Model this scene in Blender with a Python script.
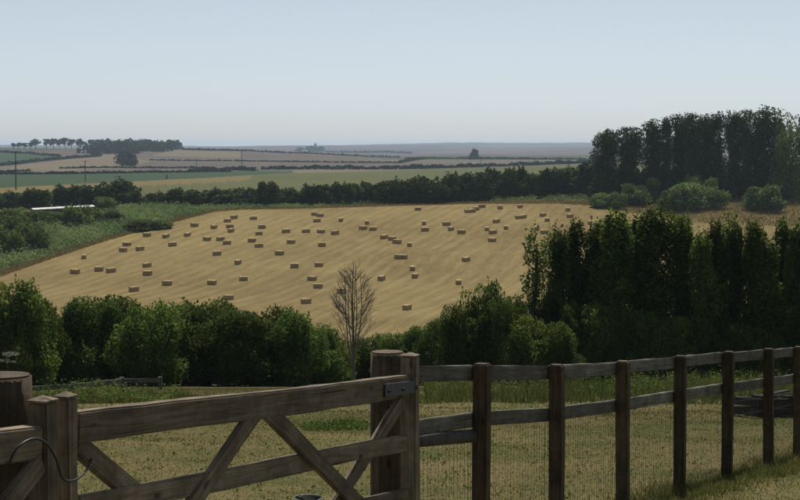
import bpy, bmesh, math, random
import numpy as np
from mathutils import Vector, Matrix

for o in list(bpy.data.objects): bpy.data.objects.remove(o)
S = bpy.context.scene
COL = S.collection
R = math.radians

# ------------------------------------------------------------------ camera
F = 1800.0                       # focal length in pixels of the 800 px wide photograph
EYE = 1.6
PITCH = math.atan(105 / F)
cam_d = bpy.data.cameras.new('camera'); cam = bpy.data.objects.new('camera', cam_d); COL.objects.link(cam)
cam_d.sensor_width = 36; cam_d.lens = 36 * F / 800
cam_d.clip_start = 0.1; cam_d.clip_end = 60000
cam.location = (0, 0, EYE); cam.rotation_euler = (math.pi / 2 - PITCH, 0, 0)
S.camera = cam
S.render.resolution_x = 1024; S.render.resolution_y = 640

# ------------------------------------------------------------------ sky, sun, exposure
SUN_EL, SUN_AZ = R(60), R(8)    # azimuth measured from +Y (straight ahead) towards +X (right)
W = bpy.data.worlds.new('World'); S.world = W; W.use_nodes = True
wn = W.node_tree.nodes; wl = W.node_tree.links
bg = wn['Background']
sky = wn.new('ShaderNodeTexSky'); sky.sky_type = 'NISHITA'; sky.sun_disc = False
sky.sun_elevation = SUN_EL; sky.sun_rotation = SUN_AZ
sky.air_density = 0.46; sky.dust_density = 0.55; sky.ozone_density = 1.0; sky.altitude = 0
hsv = wn.new('ShaderNodeHueSaturation'); hsv.inputs['Saturation'].default_value = 0.52; hsv.inputs['Hue'].default_value = 0.482     # pale hazy summer sky
wl.new(sky.outputs[0], hsv.inputs['Color']); wl.new(hsv.outputs[0], bg.inputs[0]); bg.inputs[1].default_value = 0.099
sl = bpy.data.lights.new('sun', 'SUN'); sl.energy = 5.0; sl.angle = R(0.5); sl.color = (1.0, 0.94, 0.85)
sun = bpy.data.objects.new('sun', sl); COL.objects.link(sun)
sd = Vector((math.cos(SUN_EL) * math.sin(SUN_AZ), math.cos(SUN_EL) * math.cos(SUN_AZ), math.sin(SUN_EL)))
sun.rotation_euler = sd.to_track_quat('Z', 'Y').to_euler(); sun.location = (30, 30, 60)
S.view_settings.view_transform = 'Standard'; S.view_settings.look = 'None'
S.view_settings.exposure = 0.0; S.view_settings.gamma = 1
S.render.engine = 'CYCLES'
S.cycles.max_bounces = 6; S.cycles.diffuse_bounces = 3; S.cycles.transmission_bounces = 3
S.cycles.volume_bounces = 1; S.cycles.transparent_max_bounces = 8

# ------------------------------------------------------------------ helpers
rng = np.random.default_rng(7)
random.seed(7)

def link(o): COL.objects.link(o); return o
def tag(o, label=None, cat=None, group=None, kind=None):
    if label: o['label'] = label
    if cat: o['category'] = cat
    if group: o['group'] = group
    if kind: o['kind'] = kind
    return o
def empty(name, loc=(0, 0, 0), rz=0):
    o = bpy.data.objects.new(name, None); o.location = loc; o.rotation_euler = (0, 0, rz); o.empty_display_size = .2
    return link(o)
def copy_tree(o, parent=None):
    c = o.copy(); COL.objects.link(c); c.parent = parent
    for ch in o.children: copy_tree(ch, c)
    return c
def np_mesh(name, V, faces, var=None, smooth=False):
    """V (n,3); faces (m,k) int array, k = 3 or 4"""
    V = np.asarray(V, np.float32); faces = np.asarray(faces, np.int32)
    me = bpy.data.meshes.new(name)
    k = faces.shape[1]; m = len(faces)
    me.vertices.add(len(V)); me.vertices.foreach_set('co', V.ravel())
    me.loops.add(m * k); me.loops.foreach_set('vertex_index', faces.ravel())
    me.polygons.add(m)
    me.polygons.foreach_set('loop_start', np.arange(0, m * k, k, dtype=np.int32))
    me.update(calc_edges=True)
    if smooth: me.polygons.foreach_set('use_smooth', np.ones(m, bool))
    if var is not None:
        a = me.attributes.new('var', 'FLOAT', 'POINT'); a.data.foreach_set('value', np.asarray(var, np.float32))
    return me
def mobj(name, me, mat, parent=None, loc=(0, 0, 0)):
    o = bpy.data.objects.new(name, me); o.location = loc
    if mat: me.materials.clear(); me.materials.append(mat)
    o.parent = parent
    return link(o)

def ray(u, v):
    x = (u - 400) / F; y = (250 - v) / F
    c, s = math.cos(PITCH), math.sin(PITCH)
    return np.array([x, c + y * s, -s + y * c])
def at(u, v, Y):
    d = ray(u, v); return np.array([0, 0, EYE]) + d * (Y / d[1])
def uv_of(X, Y, Z):
    c, s = math.cos(PITCH), math.sin(PITCH)
    z = Z - EYE; fwd = Y * c - z * s; up = Y * s + z * c
    return 400 + F * X / fwd, 250 - F * up / fwd

# ------------------------------------------------------------------ materials
def mat_new(name):
    m = bpy.data.materials.new(name); m.use_nodes = True
    nt = m.node_tree; n = nt.nodes; b = n['Principled BSDF']
    return m, nt, n, b
def NN(n, t, **kw):
    x = n.new(t)
    for k, v in kw.items(): setattr(x, k, v)
    return x
def ramp(n, stops, interp='LINEAR'):
    r = n.new('ShaderNodeValToRGB'); e = r.color_ramp.elements; r.color_ramp.interpolation = interp
    while len(e) < len(stops): e.new(0.5)
    for i, (p, c) in enumerate(stops):
        e[i].position = p; e[i].color = (*c, 1) if len(c) == 3 else c
    return r
def noise(n, nt, vec, scale, detail=4, rough=.55, dist=0):
    x = n.new('ShaderNodeTexNoise'); x.inputs['Scale'].default_value = scale; x.inputs['Detail'].default_value = detail
    x.inputs['Roughness'].default_value = rough; x.inputs['Distortion'].default_value = dist
    nt.links.new(vec, x.inputs['Vector']); return x
def mixc(n, nt, fac, a, b, mode='MIX'):
    x = n.new('ShaderNodeMix'); x.data_type = 'RGBA'; x.blend_type = mode
    for s, val in ((0, fac), (6, a), (7, b)):
        if isinstance(val, (int, float)): x.inputs[s].default_value = val
        elif isinstance(val, tuple): x.inputs[s].default_value = (*val, 1)
        else: nt.links.new(val, x.inputs[s])
    return x.outputs[2]

def leaf_mat(name, c_dark, c_mid, c_light, trans=.22, rough=.75, tint=.12):
    m, nt, n, b = mat_new(name); L = nt.links
    a = NN(n, 'ShaderNodeAttribute', attribute_name='var')
    oi = n.new('ShaderNodeObjectInfo')
    r = ramp(n, [(0, c_dark), (.5, c_mid), (1, c_light)]); L.new(a.outputs['Fac'], r.inputs[0])
    hs = n.new('ShaderNodeHueSaturation')
    mr = NN(n, 'ShaderNodeMapRange'); mr.inputs[3].default_value = 1 - tint * 2; mr.inputs[4].default_value = 1 + tint * 2
    L.new(oi.outputs['Random'], mr.inputs[0]); L.new(mr.outputs[0], hs.inputs['Value'])
    mh = NN(n, 'ShaderNodeMapRange'); mh.inputs[3].default_value = .5 - tint * .07; mh.inputs[4].default_value = .5 + tint * .05
    m7 = NN(n, 'ShaderNodeMath', operation='FRACT'); m8 = NN(n, 'ShaderNodeMath', operation='MULTIPLY'); m8.inputs[1].default_value = 7.31
    L.new(oi.outputs['Random'], m8.inputs[0]); L.new(m8.outputs[0], m7.inputs[0]); L.new(m7.outputs[0], mh.inputs[0])
    L.new(mh.outputs[0], hs.inputs['Hue']); L.new(r.outputs[0], hs.inputs['Color'])
    L.new(hs.outputs[0], b.inputs['Base Color']); b.inputs['Roughness'].default_value = rough
    b.inputs['Specular IOR Level'].default_value = .06
    t = n.new('ShaderNodeBsdfTranslucent'); L.new(hs.outputs[0], t.inputs[0])
    mx = n.new('ShaderNodeMixShader'); mx.inputs[0].default_value = trans
    L.new(b.outputs[0], mx.inputs[1]); L.new(t.outputs[0], mx.inputs[2])
    L.new(mx.outputs[0], n['Material Output'].inputs[0])
    return m

def wood_mat(name, dark, mid, light, lichen=(.2, .2, .16), lich=.25):
    m, nt, n, b = mat_new(name); L = nt.links
    tc = n.new('ShaderNodeTexCoord'); oi = n.new('ShaderNodeObjectInfo')
    add = NN(n, 'ShaderNodeVectorMath', operation='ADD')
    sc = NN(n, 'ShaderNodeVectorMath', operation='SCALE'); sc.inputs['Scale'].default_value = 23.7
    cmb = n.new('ShaderNodeCombineXYZ')
    for i in range(3): L.new(oi.outputs['Random'], cmb.inputs[i])
    L.new(cmb.outputs[0], sc.inputs[0]); L.new(tc.outputs['Object'], add.inputs[0]); L.new(sc.outputs[0], add.inputs[1])
    mp = n.new('ShaderNodeMapping'); mp.inputs['Scale'].default_value = (1.6, 42, 42); L.new(add.outputs[0], mp.inputs[0])
    g = noise(n, nt, mp.outputs[0], 1.0, 6, .6, 1.2)
    r = ramp(n, [(.28, dark), (.5, mid), (.74, light)]); L.new(g.outputs[0], r.inputs[0])
    p = noise(n, nt, add.outputs[0], 5, 5, .65)
    rp = ramp(n, [(.35, (.55, .55, .55)), (.7, (1.2, 1.2, 1.2))]); L.new(p.outputs[0], rp.inputs[0])
    c = mixc(n, nt, 1.0, r.outputs[0], rp.outputs[0], 'MULTIPLY')
    mk = n.new('ShaderNodeMapping'); mk.inputs['Scale'].default_value = (.45, 1, 1); L.new(add.outputs[0], mk.inputs[0])
    vk = n.new('ShaderNodeTexVoronoi'); vk.inputs['Scale'].default_value = 6.5; L.new(mk.outputs[0], vk.inputs['Vector'])
    rk = ramp(n, [(.05, (.35, .3, .27)), (.13, (1, 1, 1))]); L.new(vk.outputs['Distance'], rk.inputs[0]); c = mixc(n, nt, 1.0, c, rk.outputs[0], 'MULTIPLY')
    ms = n.new('ShaderNodeMapping'); ms.inputs['Scale'].default_value = (1.1, 70, 70); L.new(add.outputs[0], ms.inputs[0])
    sn = noise(n, nt, ms.outputs[0], 1.0, 2, .5, .4); rs = ramp(n, [(.29, (.25, .22, .2)), (.34, (1, 1, 1))]); L.new(sn.outputs[0], rs.inputs[0]); c = mixc(n, nt, 1.0, c, rs.outputs[0], 'MULTIPLY')
    l = noise(n, nt, add.outputs[0], 26, 4, .7); rl = ramp(n, [(.58, (0, 0, 0)), (.72, (lich, lich, lich))]); L.new(l.outputs[0], rl.inputs[0])
    c2 = mixc(n, nt, rl.outputs[0], c, lichen)
    hv = n.new('ShaderNodeHueSaturation'); mr = NN(n, 'ShaderNodeMapRange'); mr.inputs[3].default_value = .75; mr.inputs[4].default_value = 1.25
    L.new(oi.outputs['Random'], mr.inputs[0]); L.new(mr.outputs[0], hv.inputs['Value']); L.new(c2, hv.inputs['Color'])
    L.new(hv.outputs[0], b.inputs['Base Color']); b.inputs['Roughness'].default_value = .85; b.inputs['Specular IOR Level'].default_value = .2
    bp = n.new('ShaderNodeBump'); bp.inputs['Strength'].default_value = .6; bp.inputs['Distance'].default_value = .006
    L.new(g.outputs[0], bp.inputs['Height']); L.new(bp.outputs[0], b.inputs['Normal'])
    return m

def plain_mat(name, col, rough=.7, metal=0, var=.25, scale=8):
    m, nt, n, b = mat_new(name); L = nt.links
    tc = n.new('ShaderNodeTexCoord'); g = noise(n, nt, tc.outputs['Object'], scale, 5, .6)
    lo = tuple(c * (1 - var) for c in col); hi = tuple(c * (1 + var) for c in col)
    r = ramp(n, [(.3, lo), (.7, hi)]); L.new(g.outputs[0], r.inputs[0]); L.new(r.outputs[0], b.inputs['Base Color'])
    b.inputs['Roughness'].default_value = rough; b.inputs['Metallic'].default_value = metal
    b.inputs['Specular IOR Level'].default_value = .3
    return m

def ground_mat(name, c1, c2, c3, scale=.15, fine=3.0, rows=None, rowamt=.23, bump=.03):
    """soil / grass ground: large patches c1-c2, specks of c3, optional windrow lines (angle, spacing)"""
    m, nt, n, b = mat_new(name); L = nt.links
    tc = n.new('ShaderNodeTexCoord'); v = tc.outputs['Object']
    a = noise(n, nt, v, scale, 6, .6, .3); r = ramp(n, [(.35, c1), (.65, c2)]); L.new(a.outputs[0], r.inputs[0])
    f = noise(n, nt, v, fine, 4, .7); rf = ramp(n, [(.45, (0, 0, 0)), (.75, (.7, .7, .7))]); L.new(f.outputs[0], rf.inputs[0])
    c = mixc(n, nt, rf.outputs[0], r.outputs[0], c3)
    h = f.outputs[0]
    if rows:
        ang, sp = rows
        mp = n.new('ShaderNodeMapping'); mp.inputs['Rotation'].default_value = (0, 0, ang); L.new(v, mp.inputs[0])
        bend = noise(n, nt, v, .006, 2, .5); bm_ = NN(n, 'ShaderNodeMath', operation='MULTIPLY'); bm_.inputs[1].default_value = 26.0; L.new(bend.outputs[0], bm_.inputs[0])
        bx_ = n.new('ShaderNodeCombineXYZ'); L.new(bm_.outputs[0], bx_.inputs[0])
        va = NN(n, 'ShaderNodeVectorMath', operation='ADD'); L.new(mp.outputs[0], va.inputs[0]); L.new(bx_.outputs[0], va.inputs[1])
        wv = NN(n, 'ShaderNodeTexWave', wave_type='BANDS', bands_direction='X', wave_profile='SIN'); wv.inputs['Scale'].default_value = .314159 / sp
        wv.inputs['Distortion'].default_value = 2.2; wv.inputs['Detail'].default_value = 3; wv.inputs['Detail Scale'].default_value = .5; L.new(va.outputs[0], wv.inputs['Vector'])
        facs = []
        for sy, sc_, det in ((.03, .22, 3), (.06, 1.3, 4)):
            mp2 = n.new('ShaderNodeMapping'); mp2.inputs['Scale'].default_value = (1, sy, 1); L.new(va.outputs[0], mp2.inputs[0])
            facs.append(noise(n, nt, mp2.outputs[0], sc_, det, .6, .25).outputs[0])
        tot = None
        for fo_, wt in ((facs[0], .32), (facs[1], .595), (wv.outputs['Fac'], .085)):
            mu = NN(n, 'ShaderNodeMath', operation='MULTIPLY'); mu.inputs[1].default_value = wt; L.new(fo_, mu.inputs[0])
            if tot is None: tot = mu.outputs[0]
            else:
                ad = NN(n, 'ShaderNodeMath', operation='ADD'); L.new(tot, ad.inputs[0]); L.new(mu.outputs[0], ad.inputs[1]); tot = ad.outputs[0]
        rr = ramp(n, [(.36, (1 - rowamt,) * 3), (.5, (1.0, .985, .96)), (.64, (1 + rowamt,) * 3)]); L.new(tot, rr.inputs[0])
        c = mixc(n, nt, 1.0, c, rr.outputs[0], 'MULTIPLY')
    L.new(c, b.inputs['Base Color']); b.inputs['Roughness'].default_value = .95; b.inputs['Specular IOR Level'].default_value = .05
    bp = n.new('ShaderNodeBump'); bp.inputs['Strength'].default_value = .5; bp.inputs['Distance'].default_value = bump
    L.new(h, bp.inputs['Height']); L.new(bp.outputs[0], b.inputs['Normal'])
    return m

def patchwork_mat(name, k=1.0):
    """far farmland: cells of stubble, plough and pasture"""
    m, nt, n, b = mat_new(name); L = nt.links
    tc = n.new('ShaderNodeTexCoord')
    mp = n.new('ShaderNodeMapping'); mp.inputs['Scale'].default_value = (1, .45, 1); mp.inputs['Rotation'].default_value = (0, 0, .35)
    L.new(tc.outputs['Object'], mp.inputs[0])
    vo = n.new('ShaderNodeTexVoronoi'); vo.inputs['Scale'].default_value = .0026; vo.inputs['Randomness'].default_value = .8
    vo.voronoi_dimensions = '2D'
    L.new(mp.outputs[0], vo.inputs['Vector'])
    sp = n.new('ShaderNodeSeparateColor'); L.new(vo.outputs['Color'], sp.inputs[0])
    r = ramp(n, [(0, (0.09072, 0.07333, 0.06048)), (.3, (0.1102, 0.09079, 0.07258)), (.5, (0.07452, 0.06286, 0.05645)), (.68, (0.05508, 0.06286, 0.04032)), (.82, (0.1037, 0.09079, 0.06854)), (.92, (0.0324, 0.05238, 0.02822))], 'CONSTANT')  # field colours greyed towards mauve, painting in part of the distance haze
    for e_ in r.color_ramp.elements: e_.color = (e_.color[0] * k, e_.color[1] * k * (1 if k == 1 else .93), e_.color[2] * k * (1 if k == 1 else 1.2), 1)  # ridge copy: distance haze painted in as a mauve cast, less green, more blue
    L.new(sp.outputs[0], r.inputs[0])
    g = noise(n, nt, tc.outputs['Object'], .02, 5, .6); rg = ramp(n, [(.3, (.8,) * 3), (.7, (1.2,) * 3)]); L.new(g.outputs[0], rg.inputs[0])
    c = mixc(n, nt, 1.0, r.outputs[0], rg.outputs[0], 'MULTIPLY')
    L.new(c, b.inputs['Base Color']); b.inputs['Roughness'].default_value = .95; b.inputs['Specular IOR Level'].default_value = .05
    return m

M = {}
M['paddock'] = ground_mat('paddock_turf', (.050, .064, .018), (.125, .099, .042), (.15, .115, .055), .55, 7, bump=.02)
M['valley'] = ground_mat('rough_grass', (0.0432, 0.054, 0.01584), (0.072, 0.072, 0.0252), (0.1152, 0.0936, 0.0432), .08, 2)
M['hay'] = ground_mat('stubble', (0.1371, 0.1016, 0.04155), (0.1951, 0.1508, 0.06422), (0.2243, 0.1778, 0.08311), .03, 1.2, rows=(R(14), 3.4), rowamt=.23, bump=.06)
M['margin'] = ground_mat('dry_margin', (0.1685, 0.121, 0.05148), (0.1123, 0.1008, 0.03744), (0.2153, 0.1663, 0.07488), .08, 1.2)
M['olive'] = ground_mat('ripening_crop', (0.08374, 0.08532, 0.02907), (0.06539, 0.07604, 0.02555), (0.1036, 0.1002, 0.037), .006, .08)
M['ochre'] = ground_mat('ochre_crop', (0.1391, 0.1067, 0.04173), (0.1205, 0.09737, 0.03895), (0.1577, 0.1252, 0.051), .006, .08)
M['green'] = ground_mat('green_crop', (0.02742, 0.05, 0.02258), (0.03387, 0.05806, 0.025), (0.04193, 0.06451, 0.02903), .006, .08)
M['tan'] = ground_mat('tan_stubble', (0.1379, 0.1111, 0.07403), (0.1234, 0.09959, 0.06991), (0.1524, 0.1225, 0.08225), .006, .05)
M['mauve'] = patchwork_mat('far_patchwork'); M['hazed'] = patchwork_mat('far_patchwork_hazed', .95)

M['leaf_near'] = leaf_mat('hedge_leaf', (0.03162, 0.05719, 0.01419), (0.08301, 0.1245, 0.02603), (0.168, 0.2102, 0.04259), .42, tint=.2)
M['leaf_pop'] = leaf_mat('windbreak_leaf', (0.02681, 0.04579, 0.01069), (0.06701, 0.103, 0.01872), (0.1385, 0.1869, 0.03209), .38, tint=.16)
M['leaf_far'] = leaf_mat('far_leaf', (0.018, 0.03611, 0.00896), (0.036, 0.06388, 0.01344), (0.0675, 0.1028, 0.01971), .18)
M['leaf_shrub'] = leaf_mat('shrub_leaf', (0.06, 0.099, 0.02904), (0.1125, 0.1725, 0.0528), (0.18, 0.24, 0.0792), .3)
M['leaf_scrub'] = leaf_mat('scrub_leaf', (0.09108, 0.1508, 0.05016), (0.1518, 0.2301, 0.08151), (0.2277, 0.2857, 0.1066), .3)
M['leaf_dist'] = leaf_mat('distant_leaf', (0.0128, 0.0256, 0.0112), (0.0192, 0.0336, 0.0144), (0.0272, 0.0416, 0.016), .1)
M['nettle'] = leaf_mat('nettle_leaf', (0.0468, 0.078, 0.01872), (0.0884, 0.13, 0.0312), (0.1664, 0.1768, 0.0572), .3)
M['drygrass'] = leaf_mat('dry_grass_blade', (0.1276, 0.1148, 0.04083), (0.1914, 0.1531, 0.06125), (0.2807, 0.2233, 0.1021), .35)
M['greengrass'] = leaf_mat('green_grass_blade', (0.0638, 0.087, 0.02088), (0.0986, 0.1218, 0.03248), (0.1624, 0.1624, 0.058), .35)
M['strawgrass'] = leaf_mat('straw_grass', (0.1637, 0.1234, 0.04928), (0.2864, 0.2105, 0.08448), (0.4092, 0.3194, 0.1408), .2)
M['bark'] = wood_mat('bark', (.03, .026, .02), (.05, .043, .034), (.085, .075, .06), lich=.3)
M['deadwood'] = wood_mat('dead_bark', (0.1346, 0.1196, 0.09568), (0.2242, 0.1973, 0.1615), (0.3588, 0.3229, 0.2691), lich=.3)
M['gatewood'] = wood_mat('gate_timber', (0.1052, 0.07852, 0.05311), (0.198, 0.1558, 0.1116), (0.3093, 0.2483, 0.1807))
M['fencewood'] = wood_mat('fence_timber', (0.0825, 0.07704, 0.06534), (0.1485, 0.1382, 0.1188), (0.231, 0.2153, 0.1901))
M['postwood'] = wood_mat('post_timber', (0.05, 0.0361, 0.02295), (0.09, 0.0665, 0.0425), (0.14, 0.1064, 0.0697))
M['polewood'] = plain_mat('pole_timber', (.045, .038, .03), .9)
M['galv'] = plain_mat('galvanised_steel', (0.07125, 0.07875, 0.09375), .6, .2, .25, 30)
M['wire'] = plain_mat('fence_wire', (.13, .13, .12), .6, .4)
M['hose'] = plain_mat('black_pipe', (0.03, 0.033, 0.036), .45)
M['straw'] = plain_mat('bale_straw', (0.3289, 0.2431, 0.1221), .95, 0, .3, 3)
M['twine'] = plain_mat('twine', (.20, .13, .07), .9)
M['roofpale'] = plain_mat('pale_roof_sheet', (.55, .55, .56), .6, 0, .1, .5)
M['shedwall'] = plain_mat('shed_wall', (.10, .09, .08), .9)
M['render'] = plain_mat('pale_render', (.5, .48, .44), .9, 0, .1, .5)
M['slate'] = plain_mat('slate', (.10, .10, .11), .8)
M['stone'] = plain_mat('tower_stone', (.2, .19, .17), .9)
M['darktimber'] = wood_mat('dark_old_timber', (.018, .017, .016), (.035, .032, .029), (.07, .065, .058))
M['rubber'] = plain_mat('black_rubber', (.012, .012, .013), .5)
M['rim'] = plain_mat('pale_rim', (.16, .16, .16), .5)
M['umbel'] = leaf_mat('umbel_flower', (0.1348, 0.1348, 0.1078), (0.1925, 0.1925, 0.1617), (0.2387, 0.2387, 0.2118), .3)

# ------------------------------------------------------------------ terrain height
ND = np.array([-60, 0, 20, 50, 95, 130, 200, 270.])
NR = np.array([4.1, -1.6, -3.51, -7.0, -12.8, -17, -25, -29.3])
FD = np.array([270, 330, 400, 490, 520, 700, 1000, 1350, 1800, 2200, 2600, 2900, 3500, 5500, 8000, 12000, 15500.])
FU = np.array([-700, 0, 110, 200, 300, 400, 600, 800, 1500.])
HILL = [-29.3, -28.4, -23.6, -18.4, -18.6, -18.5, -20.2, -20.6, -20, -13, -5.6, -4.2, -12, -18, -10, -4, -60]
FR = np.array([HILL, HILL,
 [-29.3, -28.4, -23.5, -18.2, -18.4, -18.5, -20.2, -20.6, -20, -13, -6.2, -5.6, -12, -18, -10, -4, -60],
 [-29.3, -28.4, -23.3, -17.4, -17.6, -18.4, -20, -20.5, -20, -15, -8.5, -6.8, -14, -18, -11, -6, -60],
 [-29.3, -28.4, -23.2, -17.2, -17.3, -18.2, -19.8, -20.3, -20, -17.5, -14, -11.8, -17, -19, -9, 0, -60],
 [-29.3, -28.4, -23.0, -16.6, -16.6, -18, -19.5, -20, -19.8, -19.3, -18.6, -17.8, -21, -19.5, -7, 7, -60],
 [-29.3, -28.2, -22.6, -15.3, -14.6, -16, -17.5, -17.5, -18, -18.6, -18.8, -18.4, -20.5, -18.5, -4, 15, -60],
 [-29.3, -28.2, -22.6, -14.6, -13.6, -15, -17, -17, -17.5, -18, -18.5, -18.4, -20.5, -18.5, -4, 15, -60],
 [-29.3, -28.2, -22.6, -14.6, -13.6, -15, -17, -17, -17.5, -18, -18.5, -18.4, -20.5, -18.5, -4, 15, -60]])
def pchip(x, y, q):
    h = np.diff(x); d = np.diff(y) / h
    m = np.zeros(len(x)); m[0] = d[0]; m[-1] = d[-1]
    for i in range(1, len(x) - 1):
        if d[i - 1] * d[i] > 0:
            w1 = 2 * h[i] + h[i - 1]; w2 = h[i] + 2 * h[i - 1]
            m[i] = (w1 + w2) / (w1 / d[i - 1] + w2 / d[i])
    k = np.clip(np.searchsorted(x, q) - 1, 0, len(x) - 2); t = np.clip((q - x[k]) / h[k], 0, 1)
    return ((1 + 2 * t) * (1 - t) ** 2 * y[k] + t * (1 - t) ** 2 * h[k] * m[k] + t * t * (3 - 2 * t) * y[k + 1] + t * t * (t - 1) * h[k] * m[k + 1])
_lq = np.linspace(math.log(270), math.log(15500), 900)
_tab = np.array([pchip(np.log(FD), row, _lq) for row in FR])
def relz(X, Y):
    X = np.asarray(X, float); Y = np.asarray(Y, float)
    near = pchip(ND, NR, np.minimum(Y, 270))
    Yc = np.maximum(Y, 270); u = 400 + F * X / Yc
    kk = np.clip((np.log(Yc) - _lq[0]) / (_lq[1] - _lq[0]), 0, len(_lq) - 1.001); k0 = kk.astype(int); kt = kk - k0
    uc = np.clip(u, FU[0], FU[-1] - .01); j = np.clip(np.searchsorted(FU, uc, 'right') - 1, 0, len(FU) - 2)
    ut = (uc - FU[j]) / (FU[j + 1] - FU[j]); ut = ut * ut * (3 - 2 * ut)
    a = _tab[j, k0] * (1 - kt) + _tab[j, k0 + 1] * kt; b = _tab[j + 1, k0] * (1 - kt) + _tab[j + 1, k0 + 1] * kt
    far = a * (1 - ut) + b * ut
    amp = np.clip((Y - 270) / 300, 0, 1) * .5 + np.clip((Y - 1500) / 4000, 0, 1) * 2.0
    far = far + amp * (np.sin(X * .011 + Y * .004) * .6 + np.sin(X * .027 - Y * .007 + 1.3) * .4)
    far = far + np.clip((Y - 3300) / 3500, 0, 1) * 5.5 * (np.sin(X * .0017 + Y * .0011) + .6 * np.sin(X * .0041 - Y * .0006 + 1) - .4)
    w = np.clip((Y - 4) / 8, 0, 1) * np.clip((58 - Y) / 8, 0, 1)
    nn = .013 * (np.sin(X * 1.7 + Y * .9) + np.sin(X * .8 - Y * 1.3 + 2)) * w
    return np.where(Y <= 270, near + nn, far)
def gz(X, Y): return EYE + relz(X, Y)
def gz1(x, y): return float(gz(np.array([x]), np.array([y]))[0])
_dm = np.concatenate([np.arange(3, 60, .1), np.geomspace(60, 15400, 2600)])
def hit(u, v, dmin=3, dmax=15400):
    """first meeting of the ray through pixel (u, v) with the ground"""
    d = ray(u, v); t = _dm / d[1]
    X = d[0] * t; Z = EYE + d[2] * t
    below = (Z <= gz(X, _dm)) & (_dm >= dmin) & (_dm <= dmax)
    i = int(np.argmax(below))
    if not below[i]: i = len(_dm) - 1
    return np.array([X[i], _dm[i], gz1(X[i], _dm[i])])

# ------------------------------------------------------------------ ground sheets
def line(pts):
    xs = [p[0] for p in pts]; ys = [p[1] for p in pts]
    return lambda u: np.interp(u, xs, ys)
def inpoly(u, v, poly):
    c = np.zeros(u.shape, bool); n = len(poly)
    for i in range(n):
        (x0, y0), (x1, y1) = poly[i], poly[i - 1]
        cond = ((y0 > v) != (y1 > v)); xi = (x1 - x0) * (v - y0) / ((y1 - y0) if y1 != y0 else 1e-9) + x0
        c ^= cond & (u < xi)
    return c
HAY_L = [(-60, 292), (0, 275), (10, 271.5), (55, 256), (100, 241), (150, 227), (195, 215), (212, 211.5), (240, 209.5), (300, 208.5), (400, 205.5),
         (480, 203.5), (560, 203.5), (600, 206), (630, 214), (690, 223), (740, 226), (800, 228), (900, 229), (1500, 232)]
hay_top = line(HAY_L)
Lb = line([(-900, 196), (0, 188), (60, 184.8), (100, 183), (200, 178.3), (280, 173.3), (330, 172.4), (400, 170.2), (560, 165.6), (620, 164), (1200, 161), (2000, 161)])
Lt = line([(-900, 178), (0, 174.6), (200, 171.6), (260, 170.8), (330, 172.4), (2000, 172)])

Xg = np.linspace(-70, 70, 261); Yg = np.linspace(-30, 60, 301)
XX, YY = np.meshgrid(Xg, Yg); ZZ = gz(XX, YY)
idx = np.arange(XX.size).reshape(XX.shape)
q = np.stack([idx[:-1, :-1], idx[:-1, 1:], idx[1:, 1:], idx[1:, :-1]], -1).reshape(-1, 4)
near_V = np.stack([XX, YY, ZZ], -1).reshape(-1, 3)
paddock = mobj('paddock_ground', np_mesh('paddock_ground', near_V, q, smooth=True), M['paddock']); tag(paddock, kind='structure')

us = np.unique(np.concatenate([np.linspace(-1640, -120, 40), np.arange(-120, 921, 3.5), np.linspace(921, 2440, 40)]))
ds = np.unique(np.concatenate([np.geomspace(60, 600, 330), np.geomspace(600, 15500, 290)]))
UU, DD = np.meshgrid(us, ds)
XX = (UU - 400) / F * DD; ZZ = gz(XX, DD)
PU, PV = uv_of(XX, DD, ZZ)
fu = (PU[:-1, :-1] + PU[1:, 1:]) / 2; fv = (PV[:-1, :-1] + PV[1:, 1:]) / 2; fd = (DD[:-1, :-1] + DD[1:, 1:]) / 2
wob = np.sin(fu * .9) * .5 + np.sin(fu * .37 + 1) * .7
cls = np.full(fu.shape, 0)                                      # 0 paddock
cls[fd > 92] = 1                                                 # valley
cls[(fd > 250) & (fv > hay_top(fu) + wob * .5)] = 2              # hay field
cls[(fd > 250) & (fv <= hay_top(fu) + wob * .5)] = 3             # margin
cls[fd > 545] = 4                                                # olive
o = fd > 545
cls[o & (fu < 250) & (fv < Lb(fu) + 5 + wob)] = 5                # ochre band
cls[o & (fv < Lb(fu))] = 8                                       # far patchwork
cls[o & (fu < 330) & (fv < Lb(fu)) & (fv > Lt(fu))] = 6          # green strip
cls[o & (fu > 292) & (fu < 420) & (fv < Lb(fu)) & (fv > Lb(fu) - 4)] = 7
hillz = o & (fd < 3000)
cls[hillz & inpoly(fu, fv, [(-200, 150), (0, 152), (30, 153), (56, 156), (30, 161), (0, 165.5), (-200, 170)])] = 6
cls[hillz & inpoly(fu, fv, [(3, 169.5), (30, 164), (75, 158.5), (118, 154), (135, 157), (150, 162), (120, 168), (60, 171)])] = 7
cls[hillz & inpoly(fu, fv, [(150, 156), (175, 150), (200, 151), (240, 152), (240, 158), (190, 157)])] = 7
names = {0: ('paddock_far_ground', 'paddock'), 1: ('valley_ground', 'valley'), 2: ('stubble_field', 'hay'), 3: ('field_margin_ground', 'margin'), 4: ('crop_field', 'olive'),
         5: ('ochre_field', 'ochre'), 6: ('green_field', 'green'), 7: ('tan_field', 'tan'), 8: ('far_farmland', 'mauve'), 9: ('far_ridge', 'hazed')}
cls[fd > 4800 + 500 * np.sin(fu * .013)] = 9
idx = np.arange(XX.size).reshape(XX.shape)
quad = np.stack([idx[:-1, :-1], idx[:-1, 1:], idx[1:, 1:], idx[1:, :-1]], -1)
AV = np.stack([XX, DD, ZZ], -1).reshape(-1, 3)
for k, (nm, mt) in names.items():
    fq = quad[cls == k]
    if not len(fq): continue
    used, inv = np.unique(fq, return_inverse=True)
    ob = mobj(nm, np_mesh(nm, AV[used], inv.reshape(-1, 4), smooth=True), M[mt]); tag(ob, kind='structure')

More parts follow.
